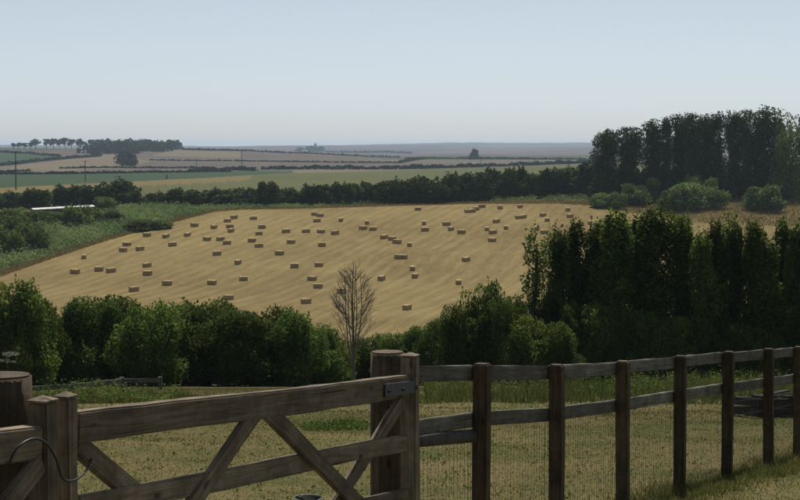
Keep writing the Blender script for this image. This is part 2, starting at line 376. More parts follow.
# ------------------------------------------------------------------ vegetation meshes
def unit(a): return a / np.maximum(np.linalg.norm(a, axis=1, keepdims=True), 1e-6)
def leaf_quads(P, N, size, r, aspect=.55, var=None):
    n = len(P)
    nrm = unit(N * .7 + r.normal(size=(n, 3)) * .75)
    t = unit(np.cross(nrm, r.normal(size=(n, 3)))); b = np.cross(nrm, t)
    s = (size * r.uniform(.6, 1.35, n))[:, None]
    V = np.stack([P - t * s * .5, P + b * s * aspect * .5, P + t * s * .5, P - b * s * aspect * .5], 1).reshape(-1, 3)
    Fc = np.arange(n * 4).reshape(-1, 4)
    if var is None: var = r.uniform(0, 1, n)
    return V, Fc, np.repeat(var, 4)
def lobe_points(lobes, n, r, rough=.22, shell=.16):
    L = np.asarray(lobes, float)
    w = (L[:, 3] * L[:, 4] + L[:, 3] * L[:, 5] + L[:, 4] * L[:, 5]); w = w / w.sum()
    k = r.choice(len(L), n, p=w); d = unit(r.normal(size=(n, 3)))
    ph = r.uniform(0, 6.28, (len(L), 3)); fq = r.uniform(2.5, 5.5, (len(L), 3))
    bump = (np.sin(d * fq[k] * 1.6 + ph[k]).sum(1) / 3)
    rad = (1 - np.abs(r.normal(0, shell, n))) * (1 + rough * bump)
    rad = np.where(r.random(n) < .15, rad * r.uniform(.3, 1, n), rad)
    P = L[k, :3] + d * rad[:, None] * L[k, 3:]
    # clumpy tone: some lobes and sides paler
    tone = np.clip(.5 + .28 * bump + r.normal(0, .22, n) + r.normal(0, .14, len(L))[k], 0, 1)
    return P, d, tone
def tube(pts, rad, sides=6):
    P = np.asarray(pts, float); n = len(P); V = []
    for i in range(n):
        a = P[min(i + 1, n - 1)] - P[max(i - 1, 0)]; a = a / (np.linalg.norm(a) + 1e-9)
        h = np.array([1, 0, 0]) if abs(a[0]) < .8 else np.array([0, 1, 0])
        x = np.cross(a, h); x /= np.linalg.norm(x); y = np.cross(a, x)
        for s in range(sides):
            t = 2 * math.pi * s / sides; V.append(P[i] + rad[i] * (x * math.cos(t) + y * math.sin(t)))
    Fc = []
    for i in range(n - 1):
        for s in range(sides):
            s2 = (s + 1) % sides; Fc.append((i * sides + s, i * sides + s2, (i + 1) * sides + s2, (i + 1) * sides + s))
    return np.array(V), np.array(Fc)
def merge(parts):
    V = []; Fc = []; o = 0
    for v, f in parts:
        V.append(v); Fc.append(f + o); o += len(v)
    return np.concatenate(V), np.concatenate(Fc)
def cap_tube(V, Fc, sides): return V, Fc

def limb_mesh(name, H, r0, nlimb, spread, r, lo=.25, up=.6, lean=0):
    parts = []
    zz = np.linspace(-.15, 1, 8)
    axis = np.stack([lean * zz + .02 * H * np.sin(zz * 5 + r.uniform(0, 6)), .02 * H * np.sin(zz * 4 + r.uniform(0, 6)), zz * H], 1)
    parts.append(tube(axis, r0 * (1 - .85 * np.clip(zz, 0, 1)) + .01, 7))
    for i in range(nlimb):
        h = r.uniform(lo, .85); a = r.uniform(0, 6.28); Lh = spread * r.uniform(.6, 1) * (1.1 - h * .5)
        base = np.array([np.interp(h, zz, axis[:, 0]), np.interp(h, zz, axis[:, 1]), h * H])
        dirv = np.array([math.cos(a) * (1 - up), math.sin(a) * (1 - up), up]); t = np.linspace(0, 1, 5)[:, None]
        pts = base + t * Lh * dirv + np.array([0, 0, 1]) * (t ** 2) * Lh * .25 + r.normal(0, .03 * Lh, (5, 3)) * t
        parts.append(tube(pts, r0 * .38 * (1 - .8 * t[:, 0]) * (1 - .5 * h) + .006, 5))
    V, Fc = merge(parts)
    return np_mesh(name, V, Fc, smooth=True)

def shoots(r, n, base_fn, Lr, leaf, per=10):
    """upright leafy twigs that break the outline"""
    P = []; N = []
    for i in range(n):
        b = base_fn(); L = r.uniform(*Lr); dv = np.array([r.normal(0, .25), r.normal(0, .25), 1.0]); dv /= np.linalg.norm(dv)
        t = np.sort(r.uniform(0, 1, per))
        P.append(b + t[:, None] * L * dv + r.normal(0, leaf * .45, (per, 3)) * (1.1 - t)[:, None]); N.append(r.normal(size=(per, 3)))
    return np.concatenate(P), np.concatenate(N)

def bush_proto(name, seed, rx, ry, H, n, leaf, mat, nl=26, spiky=60, trunk=True, low=.12, flat=1.0):
    """rounded many-lobed bush reaching the ground"""
    r = np.random.default_rng(seed); lobes = []
    for i in range(nl):
        a = r.uniform(0, 6.28); e = r.uniform(0, 1) ** .6; h = r.uniform(low, .9)
        env = math.sqrt(max(.05, 1 - max(0, (h - .35) / .62) ** 2)) * flat
        q_ = r.uniform(.35, .8) * env
        s = r.uniform(.2, .36)
        lobes.append((math.cos(a) * rx * q_, math.sin(a) * ry * q_, h * H * .86, rx * s, ry * s, H * s * .62))
    lobes.append((0, 0, H * .38, rx * .55, ry * .55, H * .36)); lobes.append((0, 0, H * .2, rx * .8, ry * .8, H * .22))
    P, N, tone = lobe_points(lobes, n, r)
    L = np.array(lobes)
    def bfn():
        k = r.integers(len(L)); d = r.normal(size=3); d[2] = abs(d[2]) + .5; d /= np.linalg.norm(d); return L[k, :3] + d * L[k, 3:] * .95
    if spiky:
        P2, N2 = shoots(r, spiky, bfn, (.05 * H, .12 * H), leaf)
        P = np.concatenate([P, P2]); N = np.concatenate([N, N2]); tone = np.concatenate([tone, np.clip(r.normal(.6, .2, len(P2)), 0, 1)])
    keep = P[:, 2] > -.05 * H; P, N, tone = P[keep], N[keep], tone[keep]
    P[:, 2] = np.maximum(P[:, 2], 0.02)
    V, Fc, var = leaf_quads(P, N, leaf, r, .6, tone)
    root = empty(name)
    mobj('crown', np_mesh(name + '_crown', V, Fc, var), mat, root)
    mobj('trunk', limb_mesh(name + '_trunk', H * .7, H * .022 + .02, 9, rx * .8, r, .05, .55), M['bark'], root)
    return root

def column_proto(name, seed, rad, H, n, leaf, mat, nl=34, spiky=50, blunt=.75, low=.02, gap=0.0, limbs=16):
    """tall narrow tree: crown of upright tufts round a straight stem"""
    r = np.random.default_rng(seed); lobes = []
    for i in range(nl):
        h = low + (1 - low) * (i + r.uniform(0, 1)) / nl
        env = (.62 + .5 * math.sin(min(1, h / .75) * 1.57)) if h < .75 else 1.12 * (1 - ((h - .75) / .27) ** 2 * (1 - blunt * .45))
        if r.random() < gap: continue
        a = r.uniform(0, 6.28); q_ = rad * env * r.uniform(.1, .62); s = rad * r.uniform(.34, .58)
        lobes.append((math.cos(a) * q_, math.sin(a) * q_, min(h, .95) * H, s, s, min(s * r.uniform(1.6, 2.6), H * .12)))
    L = np.array(lobes); top = (L[:, 2] + L[:, 5]).max(); L[:, 2] *= H / top
    P, N, tone = lobe_points(L, n, r, .3, .2)
    def bfn():
        k = r.integers(len(L)); d = r.normal(size=3) * .6; d[2] = abs(d[2]) + .8; d /= np.linalg.norm(d); return L[k, :3] + d * L[k, 3:] * .9
    if spiky:
        P2, N2 = shoots(r, spiky, bfn, (.04 * H, .1 * H), leaf)
        P = np.concatenate([P, P2]); N = np.concatenate([N, N2]); tone = np.concatenate([tone, np.clip(r.normal(.6, .2, len(P2)), 0, 1)])
    P[:, 2] = np.maximum(P[:, 2], 0.03)
    V, Fc, var = leaf_quads(P, N, leaf, r, .6, tone)
    root = empty(name)
    mobj('crown', np_mesh(name + '_crown', V, Fc, var), mat, root)
    mobj('trunk', limb_mesh(name + '_trunk', H * .93, H * .014 + .03, limbs, H * .16, r, .1, .86), M['bark'], root)
    return root

USED = {}; DIM = {}
ORD = ['first', 'second', 'third', 'fourth', 'fifth', 'sixth', 'seventh', 'eighth', 'ninth', 'tenth', 'eleventh', 'twelfth', 'thirteenth', 'fourteenth', 'fifteenth', 'sixteenth', 'seventeenth']
def place(proto, X, Y, sx, sz, label, cat, group, rz=None, name=None, dz=0):
    """put the prototype itself first, afterwards copies of it with all parts"""
    if id(proto) in USED: o = copy_tree(proto)
    else: USED[id(proto)] = 1; o = proto
    o.location = (X, Y, gz1(X, Y) + dz - .03); o.rotation_euler = (0, 0, random.uniform(0, 6.28) if rz is None else rz)
    o.scale = (sx, sx, sz)
    tag(o, label, cat, group)
    return o
def place_px(proto, pw, ph, u, vtop, wpx, Y, label, cat, group, vbase=None):
    """fit a prototype (width pw, height ph in metres) to a pixel top and width at depth Y"""
    X = (u - 400) / F * Y; g = gz1(X, Y); ztop = at(u, vtop, Y)[2]
    if proto.name not in DIM:
        cm = [c for c in proto.children if c.name.startswith('crown')][0].data; co = np.empty(len(cm.vertices) * 3, np.float32); cm.vertices.foreach_get('co', co); co = co.reshape(-1, 3)
        DIM[proto.name] = (2 * np.percentile(np.hypot(co[:, 0], co[:, 1]), 97), np.percentile(co[:, 2], 99.6))
    pw, ph = DIM[proto.name]
    h = max(.4, ztop - g); w = wpx / F * Y
    return place(proto, X, Y, w / pw, h / ph, label, cat, group)

# ---- near hedge bushes on the valley side (about 95 m away)
NB = [bush_proto('hedge_bush', 11 + i, 3.0, 2.8, 5.0, 30000, .17, M['leaf_near'], 34, 40, low=.22) for i in range(4)]
bw, bh = 6.2, 5.2
near_bushes = [  # u, top, width, depth
 (14, 280, 74, 88, 0), (38, 299, 46, 92, 1), (-30, 285, 80, 90, 2), (60, 322, 40, 97, 3),
 (90, 296, 66, 95, 1), (122, 294, 70, 98, 2), (150, 301, 62, 94, 3), (178, 302, 72, 97, 0), (208, 299, 70, 98, 1), (238, 308, 70, 95, 2),
 (266, 306, 66, 97, 3), (295, 309, 66, 95, 0), (318, 322, 54, 98, 1), (336, 338, 38, 100, 2),
 (372, 334, 46, 104, 3), (398, 332, 44, 102, 0), (420, 326, 42, 101, 1), (442, 318, 42, 99, 2), (462, 306, 46, 97, 3), (486, 284, 52, 98, 0), (506, 298, 50, 96, 1),
 (530, 315, 48, 95, 2), (556, 322, 50, 95, 3)]
left_o = sorted([b[0] for b in near_bushes[1:] if b[0] < 345], reverse=True); right_o = sorted([b[0] for b in near_bushes if 345 < b[0] < 470])
for i, (u, t, w, Y, k) in enumerate(near_bushes):
    if i == 0: lb = 'tall ragged dark green bush behind the pair of gate posts'; g = None
    elif u > 340 and u < 470: lb = ORD[right_o.index(u)] + ' low dark bush from the bare tree towards the near windbreak'; g = 'low bushes beside the bare tree'
    elif u > 470: lb = 'leafy dark bush at the foot of the tall near windbreak'; g = 'bushes at the foot of the windbreak'
    else: lb = ORD[left_o.index(u)] + ' dense dark bush from the bare tree in the hedge beyond the gate'; g = 'hedge bushes beyond the gate'
    place_px(NB[k], bw, bh, u, t + (4 if u < 345 else 2), w * 1.25, Y, lb, 'bush', g)

# ---- near windbreak: tall narrow trees (about 100 m away)
NP = [column_proto('windbreak_tree', 31 + i, 1.05, 9.0, 17000, .17, M['leaf_pop'], 40, 70, gap=.06) for i in range(4)]
TP = column_proto('windbreak_tree', 41, 1.0, 9.0, 5200, .16, M['leaf_pop'], 40, 90, gap=.2, limbs=40)
near_pop = [(534, 229, 30, 99, 9), (556, 231, 26, 100, 0), (575, 224, 32, 101, 1), (595, 224, 30, 101, 2), (615, 214, 42, 100, 3), (636, 221, 32, 102, 1), (657, 210, 44, 100, 0),
            (687, 218, 40, 101, 2), (704, 236, 30, 99, 3), (717, 224, 26, 100, 1), (732, 222, 28, 101, 0), (751, 224, 30, 100, 2), (768, 243, 30, 99, 3), (784, 222, 26, 101, 1),
            (798, 225, 26, 100, 0), (818, 222, 36, 101, 2), (842, 226, 36, 100, 3)]
for u, t, w, Y, k in near_pop:
    if k == 9: place_px(TP, 2.3, 9.0, u, t, w, Y, 'thin see-through tree with bare twigs at the open end of near windbreak', 'tree', 'near windbreak trees')
    else: place_px(NP[k], 2.35, 9.0, u, t, w * 1.02, Y, ORD[[p[0] for p in near_pop].index(u)] + ' tall dark tree of near windbreak, counting from its see-through end tree', 'tree', 'near windbreak trees')
# dark undergrowth between the stems
for i, u in enumerate(range(545, 850, 22)):
    place_px(NB[i % 4], bw, bh, u, 300 + (i * 37) % 34, 56, 98.5, 'dark shrub filling the foot of the near windbreak', 'bush', 'windbreak undergrowth')

# ---- bare tree
def bare_tree():
    r = np.random.default_rng(5); Y = 92.0; u = 353; X = (u - 400) / F * Y; g = gz1(X, Y)
    H = at(u, 261, Y)[2] - g
    root = empty('bare_tree', (X, Y, g - .03)); tag(root, 'leafless grey upright tree standing alone against the stubble field', 'tree')
    trunk = []; br = []
    stems = [(0, 0, 1.0), (.14, .1, .97), (-.18, -.05, .95), (.33, .02, .9), (-.34, .15, .88), (.05, .2, .96), (-.08, -.2, .93)]
    for sx, sy, hh in stems:
        z = np.linspace(0, 1, 12); sp = np.clip((z - .18) / .5, 0, 1) ** .8
        ax = np.stack([sx * 1.25 * sp + .035 * np.sin(z * 7 + sx * 30), sy * 1.2 * sp + .035 * np.sin(z * 6 + sx * 9), z * H * hh], 1)
        trunk.append(tube(ax, (.05 if sx else .09) * (1 - .9 * z) + .006, 6))
        for k in range(16):
            h = r.uniform(.3, .97); b = np.array([np.interp(h, z, ax[:, i]) for i in range(3)])
            side = 1 if (b[0] + r.normal(0, .25)) > 0 else -1; a = r.uniform(-1.1, 1.1) + (0 if side > 0 else math.pi)
            wd = .22 * H * max(.12, 1 - abs((h - .5) / .52) ** 1.7)          # half width of the crown at this height
            Lg = wd * r.uniform(.55, 1.15); el = r.uniform(.45, .95)
            dv = np.array([math.cos(a) * math.cos(el), math.sin(a) * math.cos(el), math.sin(el)]); t = np.linspace(0, 1, 6)[:, None]
            pts = b + t * Lg * dv + np.array([0, 0, .3]) * Lg * t ** 2 + r.normal(0, .02 * Lg, (6, 3)) * t
            br.append(tube(pts, .010 * (1 - .8 * t[:, 0]) + .004, 4))
            for j in range(5):
                q0 = r.uniform(.25, 1); bb = b + q0 * Lg * dv + np.array([0, 0, .3]) * Lg * q0 ** 2
                d2 = dv + r.normal(0, .5, 3); d2[2] = abs(d2[2]) * .9 + .35; d2 /= np.linalg.norm(d2)
                l2 = (.15 + .3 * Lg) * r.uniform(.5, 1.1); t2 = np.linspace(0, 1, 4)[:, None]
                br.append(tube(bb + t2 * l2 * d2 + r.normal(0, .04 * l2, (4, 3)) * t2, .006 * (1 - .6 * t2[:, 0]) + .003, 3))
    V, Fc = merge(trunk); mobj('trunk', np_mesh('bare_trunk', V, Fc, smooth=True), M['deadwood'], root)
    V, Fc = merge(br); mobj('branches', np_mesh('bare_branches', V, Fc), M['deadwood'], root)
bare_tree()

# ---- hedge of trees behind the stubble field
HB = [bush_proto('field_hedge_tree', 61 + i, 4.2, 3.6, 8.0, 5200, .55, M['leaf_far'], 24, 40) for i in range(4)]
hb_top = line([(150, 193), (180, 190), (215, 191), (250, 188), (290, 190), (310, 188), (330, 183), (350, 182.5), (400, 181), (430, 177), (470, 172), (500, 170), (530, 170), (560, 168), (590, 164), (610, 164)])
u = 156
i = 0
while u < 606:
    wv = [0, 3, -1.5, 2, -2, 4, 0][i % 7]
    w = 30 + (i * 13) % 14
    Y = 500 + (i * 7) % 11 + (8 if u > 450 else 0)
    side = 'left' if u < 267 else 'right'
    hl = ('dark leafy hedge tree between the round-headed tree and the scrub' if u < 262 else 'dark leafy hedge tree just beside the round-headed tree' if u < 290 else
          'dark leafy tree in the field hedge between round-headed tree and far windbreak' if u < 560 else 'dark hedge tree where the field hedge meets the far windbreak')
    place_px(HB[i % 4], 9.0, 8.3, u, float(hb_top(u)) + wv, w, Y, hl, 'tree', 'trees of the field hedge')
    u += 12 + (i * 5) % 6; i += 1
RB = bush_proto('round_tree', 71, 4.0, 4.0, 8.0, 7000, .5, M['leaf_far'], 30, 20)
place_px(RB, 8.3, 8.2, 267, 182, 28, 497, 'rounded dark tree standing slightly proud of the field hedge', 'tree', None)

# ---- left: hedge trees, bushes round the pale-roofed shed
LBS = [(6, 192, 44, 520, 0), (34, 189, 36, 505, 1), (-22, 190, 50, 515, 2), (74, 185, 44, 520, 3), (115, 180, 54, 505, 0), (94, 186, 36, 512, 1), (132, 190, 34, 500, 2)]
for u, t, w, Y, k in LBS:
    place_px(HB[k], 9.0, 8.3, u, t, w * 1.0, Y, 'largest dark round-headed tree, rising behind the shrub at the shed end' if u == 115 else 'dark round-headed tree near the pale-roofed shed', 'tree', 'trees round the shed')
SB = [bush_proto('shrub', 81 + i, 3.4, 3.0, 4.6, 5200, .36, M['leaf_shrub'], 22, 40) for i in range(3)]
DB = [bush_proto('shrub', 91 + i, 3.4, 3.0, 4.6, 5200, .36, M['leaf_near'], 22, 40) for i in range(2)]
for u, t, w, Y, k in [(105, 197, 34, 470, 0), (78, 206, 40, 440, 1)]:
    place_px(SB[k] if k == 0 else DB[1], 7, 4.8, u, t, w, Y, 'paler green dome-shaped shrub in front of the dark trees by shed' if k == 0 else 'low dark shrub just below the pale shed roof', 'shrub', None)
for u, t, w, Y, k in [(12, 216, 60, 405, 0), (30, 224, 40, 398, 1), (-18, 222, 60, 400, 0), (10, 231, 36, 392, 1)]:
    place_px(DB[k], 7, 4.8, u, t, w, Y, 'dark domed shrub beside the green scrub left of the stubble', 'shrub', 'dark shrubs beside the scrub')
for u, t, w, Y, k in [(36, 211, 40, 444, 0), (60, 212, 30, 440, 1), (88, 211, 34, 446, 0), (14, 208, 44, 442, 1), (112, 211, 30, 446, 1)]:
    place_px(DB[k], 7, 4.8, u, t, w, Y, 'dark shrub growing against the front of the pale-roofed shed', 'shrub', 'shrubs in front of the shed')
for u, t, w, Y, k in [(140, 219, 34, 434, 0), (158, 220, 26, 436, 1)]:
    place_px(DB[k], 7, 4.8, u, t, w, Y, 'small dark shrub sunk in the scrub at the stubble edge', 'shrub', 'small shrubs in the scrub')

# ---- far windbreak on the right (about 490 m away)
FP = [column_proto('far_windbreak_tree', 101 + i, 3.6, 20.0, 9500, .55, M['leaf_far'], 44, 0, blunt=2.0, low=.05, gap=.10) for i in range(4)]
far_pop = [(606, 131, 27, 492, 0), (630, 128, 27, 490, 1), (653, 121, 25, 492, 2), (666, 119, 13, 490, 3), (680, 115, 24, 494, 0), (694, 115, 22, 490, 1), (706, 116, 20, 493, 2), (717, 114, 18, 491, 3), (733, 113, 18, 492, 0),
           (745, 111, 17, 490, 1), (763, 108.5, 29, 491, 2), (778, 121, 20, 494, 3), (812, 113, 26, 492, 0), (834, 110, 28, 490, 1), (858, 113, 28, 492, 2)]
for u, t, w, Y, k in far_pop:
    place_px(FP[k], 7.4, 20.0, u, t, w * 1.07, Y, ORD[[p[0] for p in far_pop].index(u)] + ' tall blunt-topped tree of far skyline windbreak, counting from field hedge', 'tree', 'far windbreak trees')
PB = bush_proto('broad_tree', 111, 8.0, 7.0, 18.0, 9000, .6, M['leaf_shrub'], 34, 40)
place_px(PB, 16.5, 18.6, 789, 115, 44, 484, 'broad paler green tree in front of the far windbreak', 'tree', None)
for i, (u, t) in enumerate([(612, 168), (640, 171), (668, 166), (700, 162), (726, 168), (752, 165), (778, 168), (800, 164), (826, 168)]):
    place_px(HB[i % 4], 9.0, 8.3, u, t, 42, 494 + i % 3, 'dark understorey tree beneath the far windbreak', 'tree', 'understorey of the far windbreak')
for u, t, w, Y, k in [(690, 183, 56, 462, 0), (672, 189, 30, 458, 1), (712, 187, 34, 464, 2), (634, 184, 36, 474, 1), (652, 178, 26, 482, 0), (618, 192, 22, 466, 2), (710, 178, 26, 480, 1), (690, 176, 36, 482, 2)]:
    place_px(SB[k], 7, 4.8, u, t, w, Y, 'pale green rounded shrub in the dry grass below far windbreak', 'shrub', 'shrubs in the dry grass')
place_px(SB[1], 7, 4.8, 764, 185, 48, 458, 'lone dark-based green shrub standing apart on the dry grass slope', 'shrub', None)
place_px(SB[2], 7, 4.8, 606, 193, 34, 470, 'low spreading green shrub at the corner of the stubble field', 'shrub', None)

# ------------------------------------------------------------------ stuff: scrub, long grass
def scatter_px(n, poly, r, dmin=285, dmax=560):
    """points on the ground whose pixels lie in a polygon (uniform on the ground)"""
    us_ = [p[0] for p in poly]; vs_ = [p[1] for p in poly]
    c = np.array([hit(a, b)[1] for a, b in poly]); y0, y1 = max(dmin, c.min() * .98), min(dmax, c.max() * 1.02)
    out = []; tot = 0
    while tot < n:
        Y = np.sqrt(r.uniform(y0 * y0, y1 * y1, n * 3)); uu = r.uniform(min(us_), max(us_), n * 3); X = (uu - 400) / F * Y; Z = gz(X, Y)
        pu, pv = uv_of(X, Y, Z); k = inpoly(pu, pv, poly)
        out.append(np.stack([X, Y, Z], 1)[k]); tot += k.sum()
        if k.sum() == 0: break
    return np.concatenate(out)[:n]
def mound_stuff(name, poly, n, hr, wr, per, leaf, mat, seed, label, cat):
    r = np.random.default_rng(seed); C = scatter_px(n, poly, r); h = r.uniform(*hr, len(C)); w = r.uniform(*wr, len(C))
    tone0 = .5 + .25 * np.sin(C[:, 0] * .21 + C[:, 1] * .13) + r.normal(0, .24, len(C)); k = np.repeat(np.arange(len(C)), per); d = unit(r.normal(size=(len(k), 3))); d[:, 2] = np.abs(d[:, 2])
    P = C[k] + d * np.stack([w[k], w[k], h[k]], 1) * r.uniform(.75, 1.05, (len(k), 1))
    V, Fc, var = leaf_quads(P, d, leaf, r, .6, np.clip(tone0[k] + r.normal(0, .18, len(k)), 0, 1))
    ob = mobj(name, np_mesh(name, V, Fc, var), mat); tag(ob, label, cat, None, 'stuff'); return ob
mound_stuff('scrub', [(-60, 232), (0, 228), (60, 214), (150, 209), (212, 210), (200, 213), (150, 226), (100, 240), (55, 254), (10, 269), (-60, 288)],
            2600, (.5, 2.7), (.8, 2.6), 30, .46, M['leaf_scrub'], 3, 'pale green scrub spreading left of the stubble field', 'scrub')
mound_stuff('bramble_scrub', [(330, 205), (420, 203), (500, 199), (560, 197), (600, 190), (670, 190), (665, 196), (620, 205), (596, 203), (560, 202), (480, 202), (400, 204.5), (330, 207)],
            1000, (.6, 1.7), (.9, 2.0), 24, .42, M['leaf_scrub'], 4, 'green brambles in a strip at the foot of the field hedge', 'brambles')
mound_stuff('verge_scrub', [(190, 213), (205, 208), (260, 206), (300, 206), (330, 205), (330, 207.5), (300, 208.5), (240, 209.5), (212, 211.5)],
            330, (.5, 1.3), (.7, 1.6), 22, .4, M['leaf_scrub'], 14, 'low green scrub where the hedge meets the upper stubble edge', 'scrub')

def blades(C, h, w, r, lean=.35, tone=None):
    n = len(C); a = r.uniform(0, 6.28, n); dx = np.stack([np.cos(a), np.sin(a), np.zeros(n)], 1)
    b = r.uniform(0, 6.28, n); lv = np.stack([np.cos(b) * lean, np.sin(b) * lean, np.ones(n)], 1) * r.uniform(.5, 1.0, (n, 1))
    V = np.stack([C - dx * w[:, None] * .5, C + dx * w[:, None] * .5, C + lv * h[:, None]], 1).reshape(-1, 3)
    if tone is None: tone = r.uniform(0, 1, n)
    return V, np.arange(3 * n).reshape(-1, 3), np.repeat(tone, 3)
def grass_px(name, poly, n, hr, wr, mat, seed, label, cat, dmin=285, dmax=560):
    r = np.random.default_rng(seed); C = scatter_px(n, poly, r, dmin, dmax)
    cl = np.ones(len(C))
    if dmax < 200:      # tussocky near grass
        cl = np.clip(.45 + .45 * np.sin(C[:, 0] * 1.1 + np.sin(C[:, 1] * .7) * 2) * np.sin(C[:, 1] * .45 + C[:, 0] * .37) + .3 * np.sin(C[:, 0] * 2.9 + C[:, 1] * 1.9) + r.normal(0, .1, len(C)), .08, 1.15)
    V, Fc, var = blades(C, r.uniform(*hr, len(C)) * cl, r.uniform(*wr, len(C)), r)
    ob = mobj(name, np_mesh(name, V, Fc, var), mat); tag(ob, label, cat, None, 'stuff'); return ob
grass_px('dry_grass', [(560, 204), (610, 200), (640, 196), (720, 188), (800, 188), (900, 190), (900, 228), (800, 227), (740, 225.5), (690, 222.5), (630, 213), (600, 206)],
         60000, (.4, .95), (.1, .22), M['strawgrass'], 8, 'tall brown dry grass on the slope below the far windbreak', 'dry grass')
grass_px('dry_fringe_grass', [(225, 207), (300, 206.4), (400, 204), (480, 202), (560, 201), (605, 203), (600, 206.5), (560, 204), (480, 204), (400, 206), (300, 209), (240, 210), (212, 212.5)],
         14000, (.3, .8), (.1, .22), M['strawgrass'], 9, 'straw coloured grass fringe along the upper edge of the stubble', 'dry grass')
grass_px('field_edge_grass', [(-20, 276), (0, 271), (55, 252), (100, 237), (150, 223), (210, 210), (218, 211), (152, 228), (100, 243), (55, 258), (0, 277), (-20, 283)],
         12000, (.3, .8), (.1, .22), M['strawgrass'], 10, 'brown grass edging the scrub on the stubble field side', 'dry grass')

# paddock grass
def paddock_grass(name, n, y0, y1, hr, wr, mat, seed, label, green):
    r = np.random.default_rng(seed); Y = np.sqrt(r.uniform(y0 ** 2, y1 ** 2, n)); uu = r.uniform(-60, 860, n); X = (uu - 400) / F * Y
    pn = np.sin(X * .9 + Y * .31) + np.sin(X * .33 - Y * .52 + 1) + np.sin(X * 2.1 + Y * 1.3 + 4) * .6 + r.normal(0, .7, n)
    k = (pn > .55) if green else (pn <= .9)
    X, Y = X[k], Y[k]; C = np.stack([X, Y, gz(X, Y) + .001], 1)
    V, Fc, var = blades(C, r.uniform(*hr, len(C)), r.uniform(*wr, len(C)), r, .8)
    ob = mobj(name, np_mesh(name, V, Fc, var), mat); tag(ob, label, 'grass', None, 'stuff')
paddock_grass('dry_turf', 130000, 6, 34, (.010, .03), (.008, .016), M['drygrass'], 21, 'short dry yellow turf inside the paddock', False)
paddock_grass('green_turf', 90000, 6, 34, (.010, .03), (.008, .016), M['greengrass'], 22, 'short green turf growing in patches of the paddock', True)
paddock_grass('far_dry_turf', 80000, 30, 86, (.02, .06), (.015, .04), M['drygrass'], 23, 'dry yellow turf on the far side of the paddock', False)
paddock_grass('far_green_turf', 60000, 30, 86, (.02, .06), (.015, .04), M['greengrass'], 24, 'greener turf towards the hedge side of the paddock', True)

def tall_weeds(name, poly, n, hr, seed, label, dmin, dmax, leaf=.09, mat='nettle', per=16):
    r = np.random.default_rng(seed); C = scatter_px(n, poly, r, dmin, dmax); h = r.uniform(*hr, len(C)) * np.clip(.55 + .5 * np.sin(C[:, 0] * .9 + np.sin(C[:, 1] * .5) * 2) + .25 * np.sin(C[:, 0] * 2.3), .15, 1.2)
    k = np.repeat(np.arange(len(C)), per); t = r.uniform(.1, 1, len(k)); ln = r.normal(0, .16, (len(C), 2))
    P = C[k].copy(); P[:, 2] += t * h[k]; P[:, :2] += ln[k] * (t * h[k])[:, None] + r.normal(0, .07, (len(k), 2))
    d = r.normal(size=(len(k), 3)); d[:, 2] = np.abs(d[:, 2])
    tone0 = np.clip(.45 + .25 * np.sin(C[:, 0] * .8) + r.normal(0, .15, len(C)), 0, 1)
    V1, F1, v1 = leaf_quads(P, unit(d), leaf, r, .5, np.clip(tone0[k] + r.normal(0, .15, len(k)), 0, 1))
    ob = mobj(name, np_mesh(name, V1, F1, v1), M[mat]); tag(ob, label, 'weeds', None, 'stuff')
tall_weeds('nettles', [(425, 388), (500, 390), (600, 389), (720, 385), (850, 382), (850, 396), (700, 401), (560, 402), (425, 398)], 2600, (.3, .8), 31,
           'tall green nettles and grass below the near windbreak', 45, 96, .08)
grass_px('long_meadow_grass', [(425, 389), (500, 391), (600, 390), (720, 386), (850, 383), (850, 400), (700, 405), (560, 406), (425, 403)], 26000, (.25, .9), (.02, .045), M['greengrass'], 34,
         'long feathery green grass in front of the near windbreak', 'grass', 40, 96)
grass_px('rough_grass', [(-40, 398), (60, 398), (180, 396), (200, 402), (150, 408), (60, 412), (-40, 414)], 16000, (.12, .42), (.02, .045), M['greengrass'], 35,
         'rough long green grass in front of the hedge bushes', 'grass', 40, 96)
grass_px('hedge_foot_grass', [(180, 397), (300, 398), (440, 396), (440, 405), (300, 408), (180, 406)], 9000, (.08, .28), (.02, .045), M['greengrass'], 36,
         'short green grass along the hedge foot behind the braced gate', 'grass', 40, 96)
tall_weeds('rough_weeds', [(-40, 400), (60, 398), (180, 396), (180, 402), (150, 405), (60, 409), (-40, 411)], 700, (.2, .55), 32,
           'rough green weeds in front of the hedge bushes', 40, 96, .07)
tall_weeds('scattered_weeds', [(-20, 428), (400, 416), (850, 412), (850, 520), (-20, 560)], 900, (.015, .06), 37,
           'low green weeds dotted through the dry paddock turf', 9, 60, .035, per=9)
tall_weeds('weed_patch', [(300, 425), (350, 422), (372, 423), (370, 430), (305, 432)], 110, (.03, .10), 33,
           'small patch of lush weeds in the middle of the paddock', 20, 60, .05)

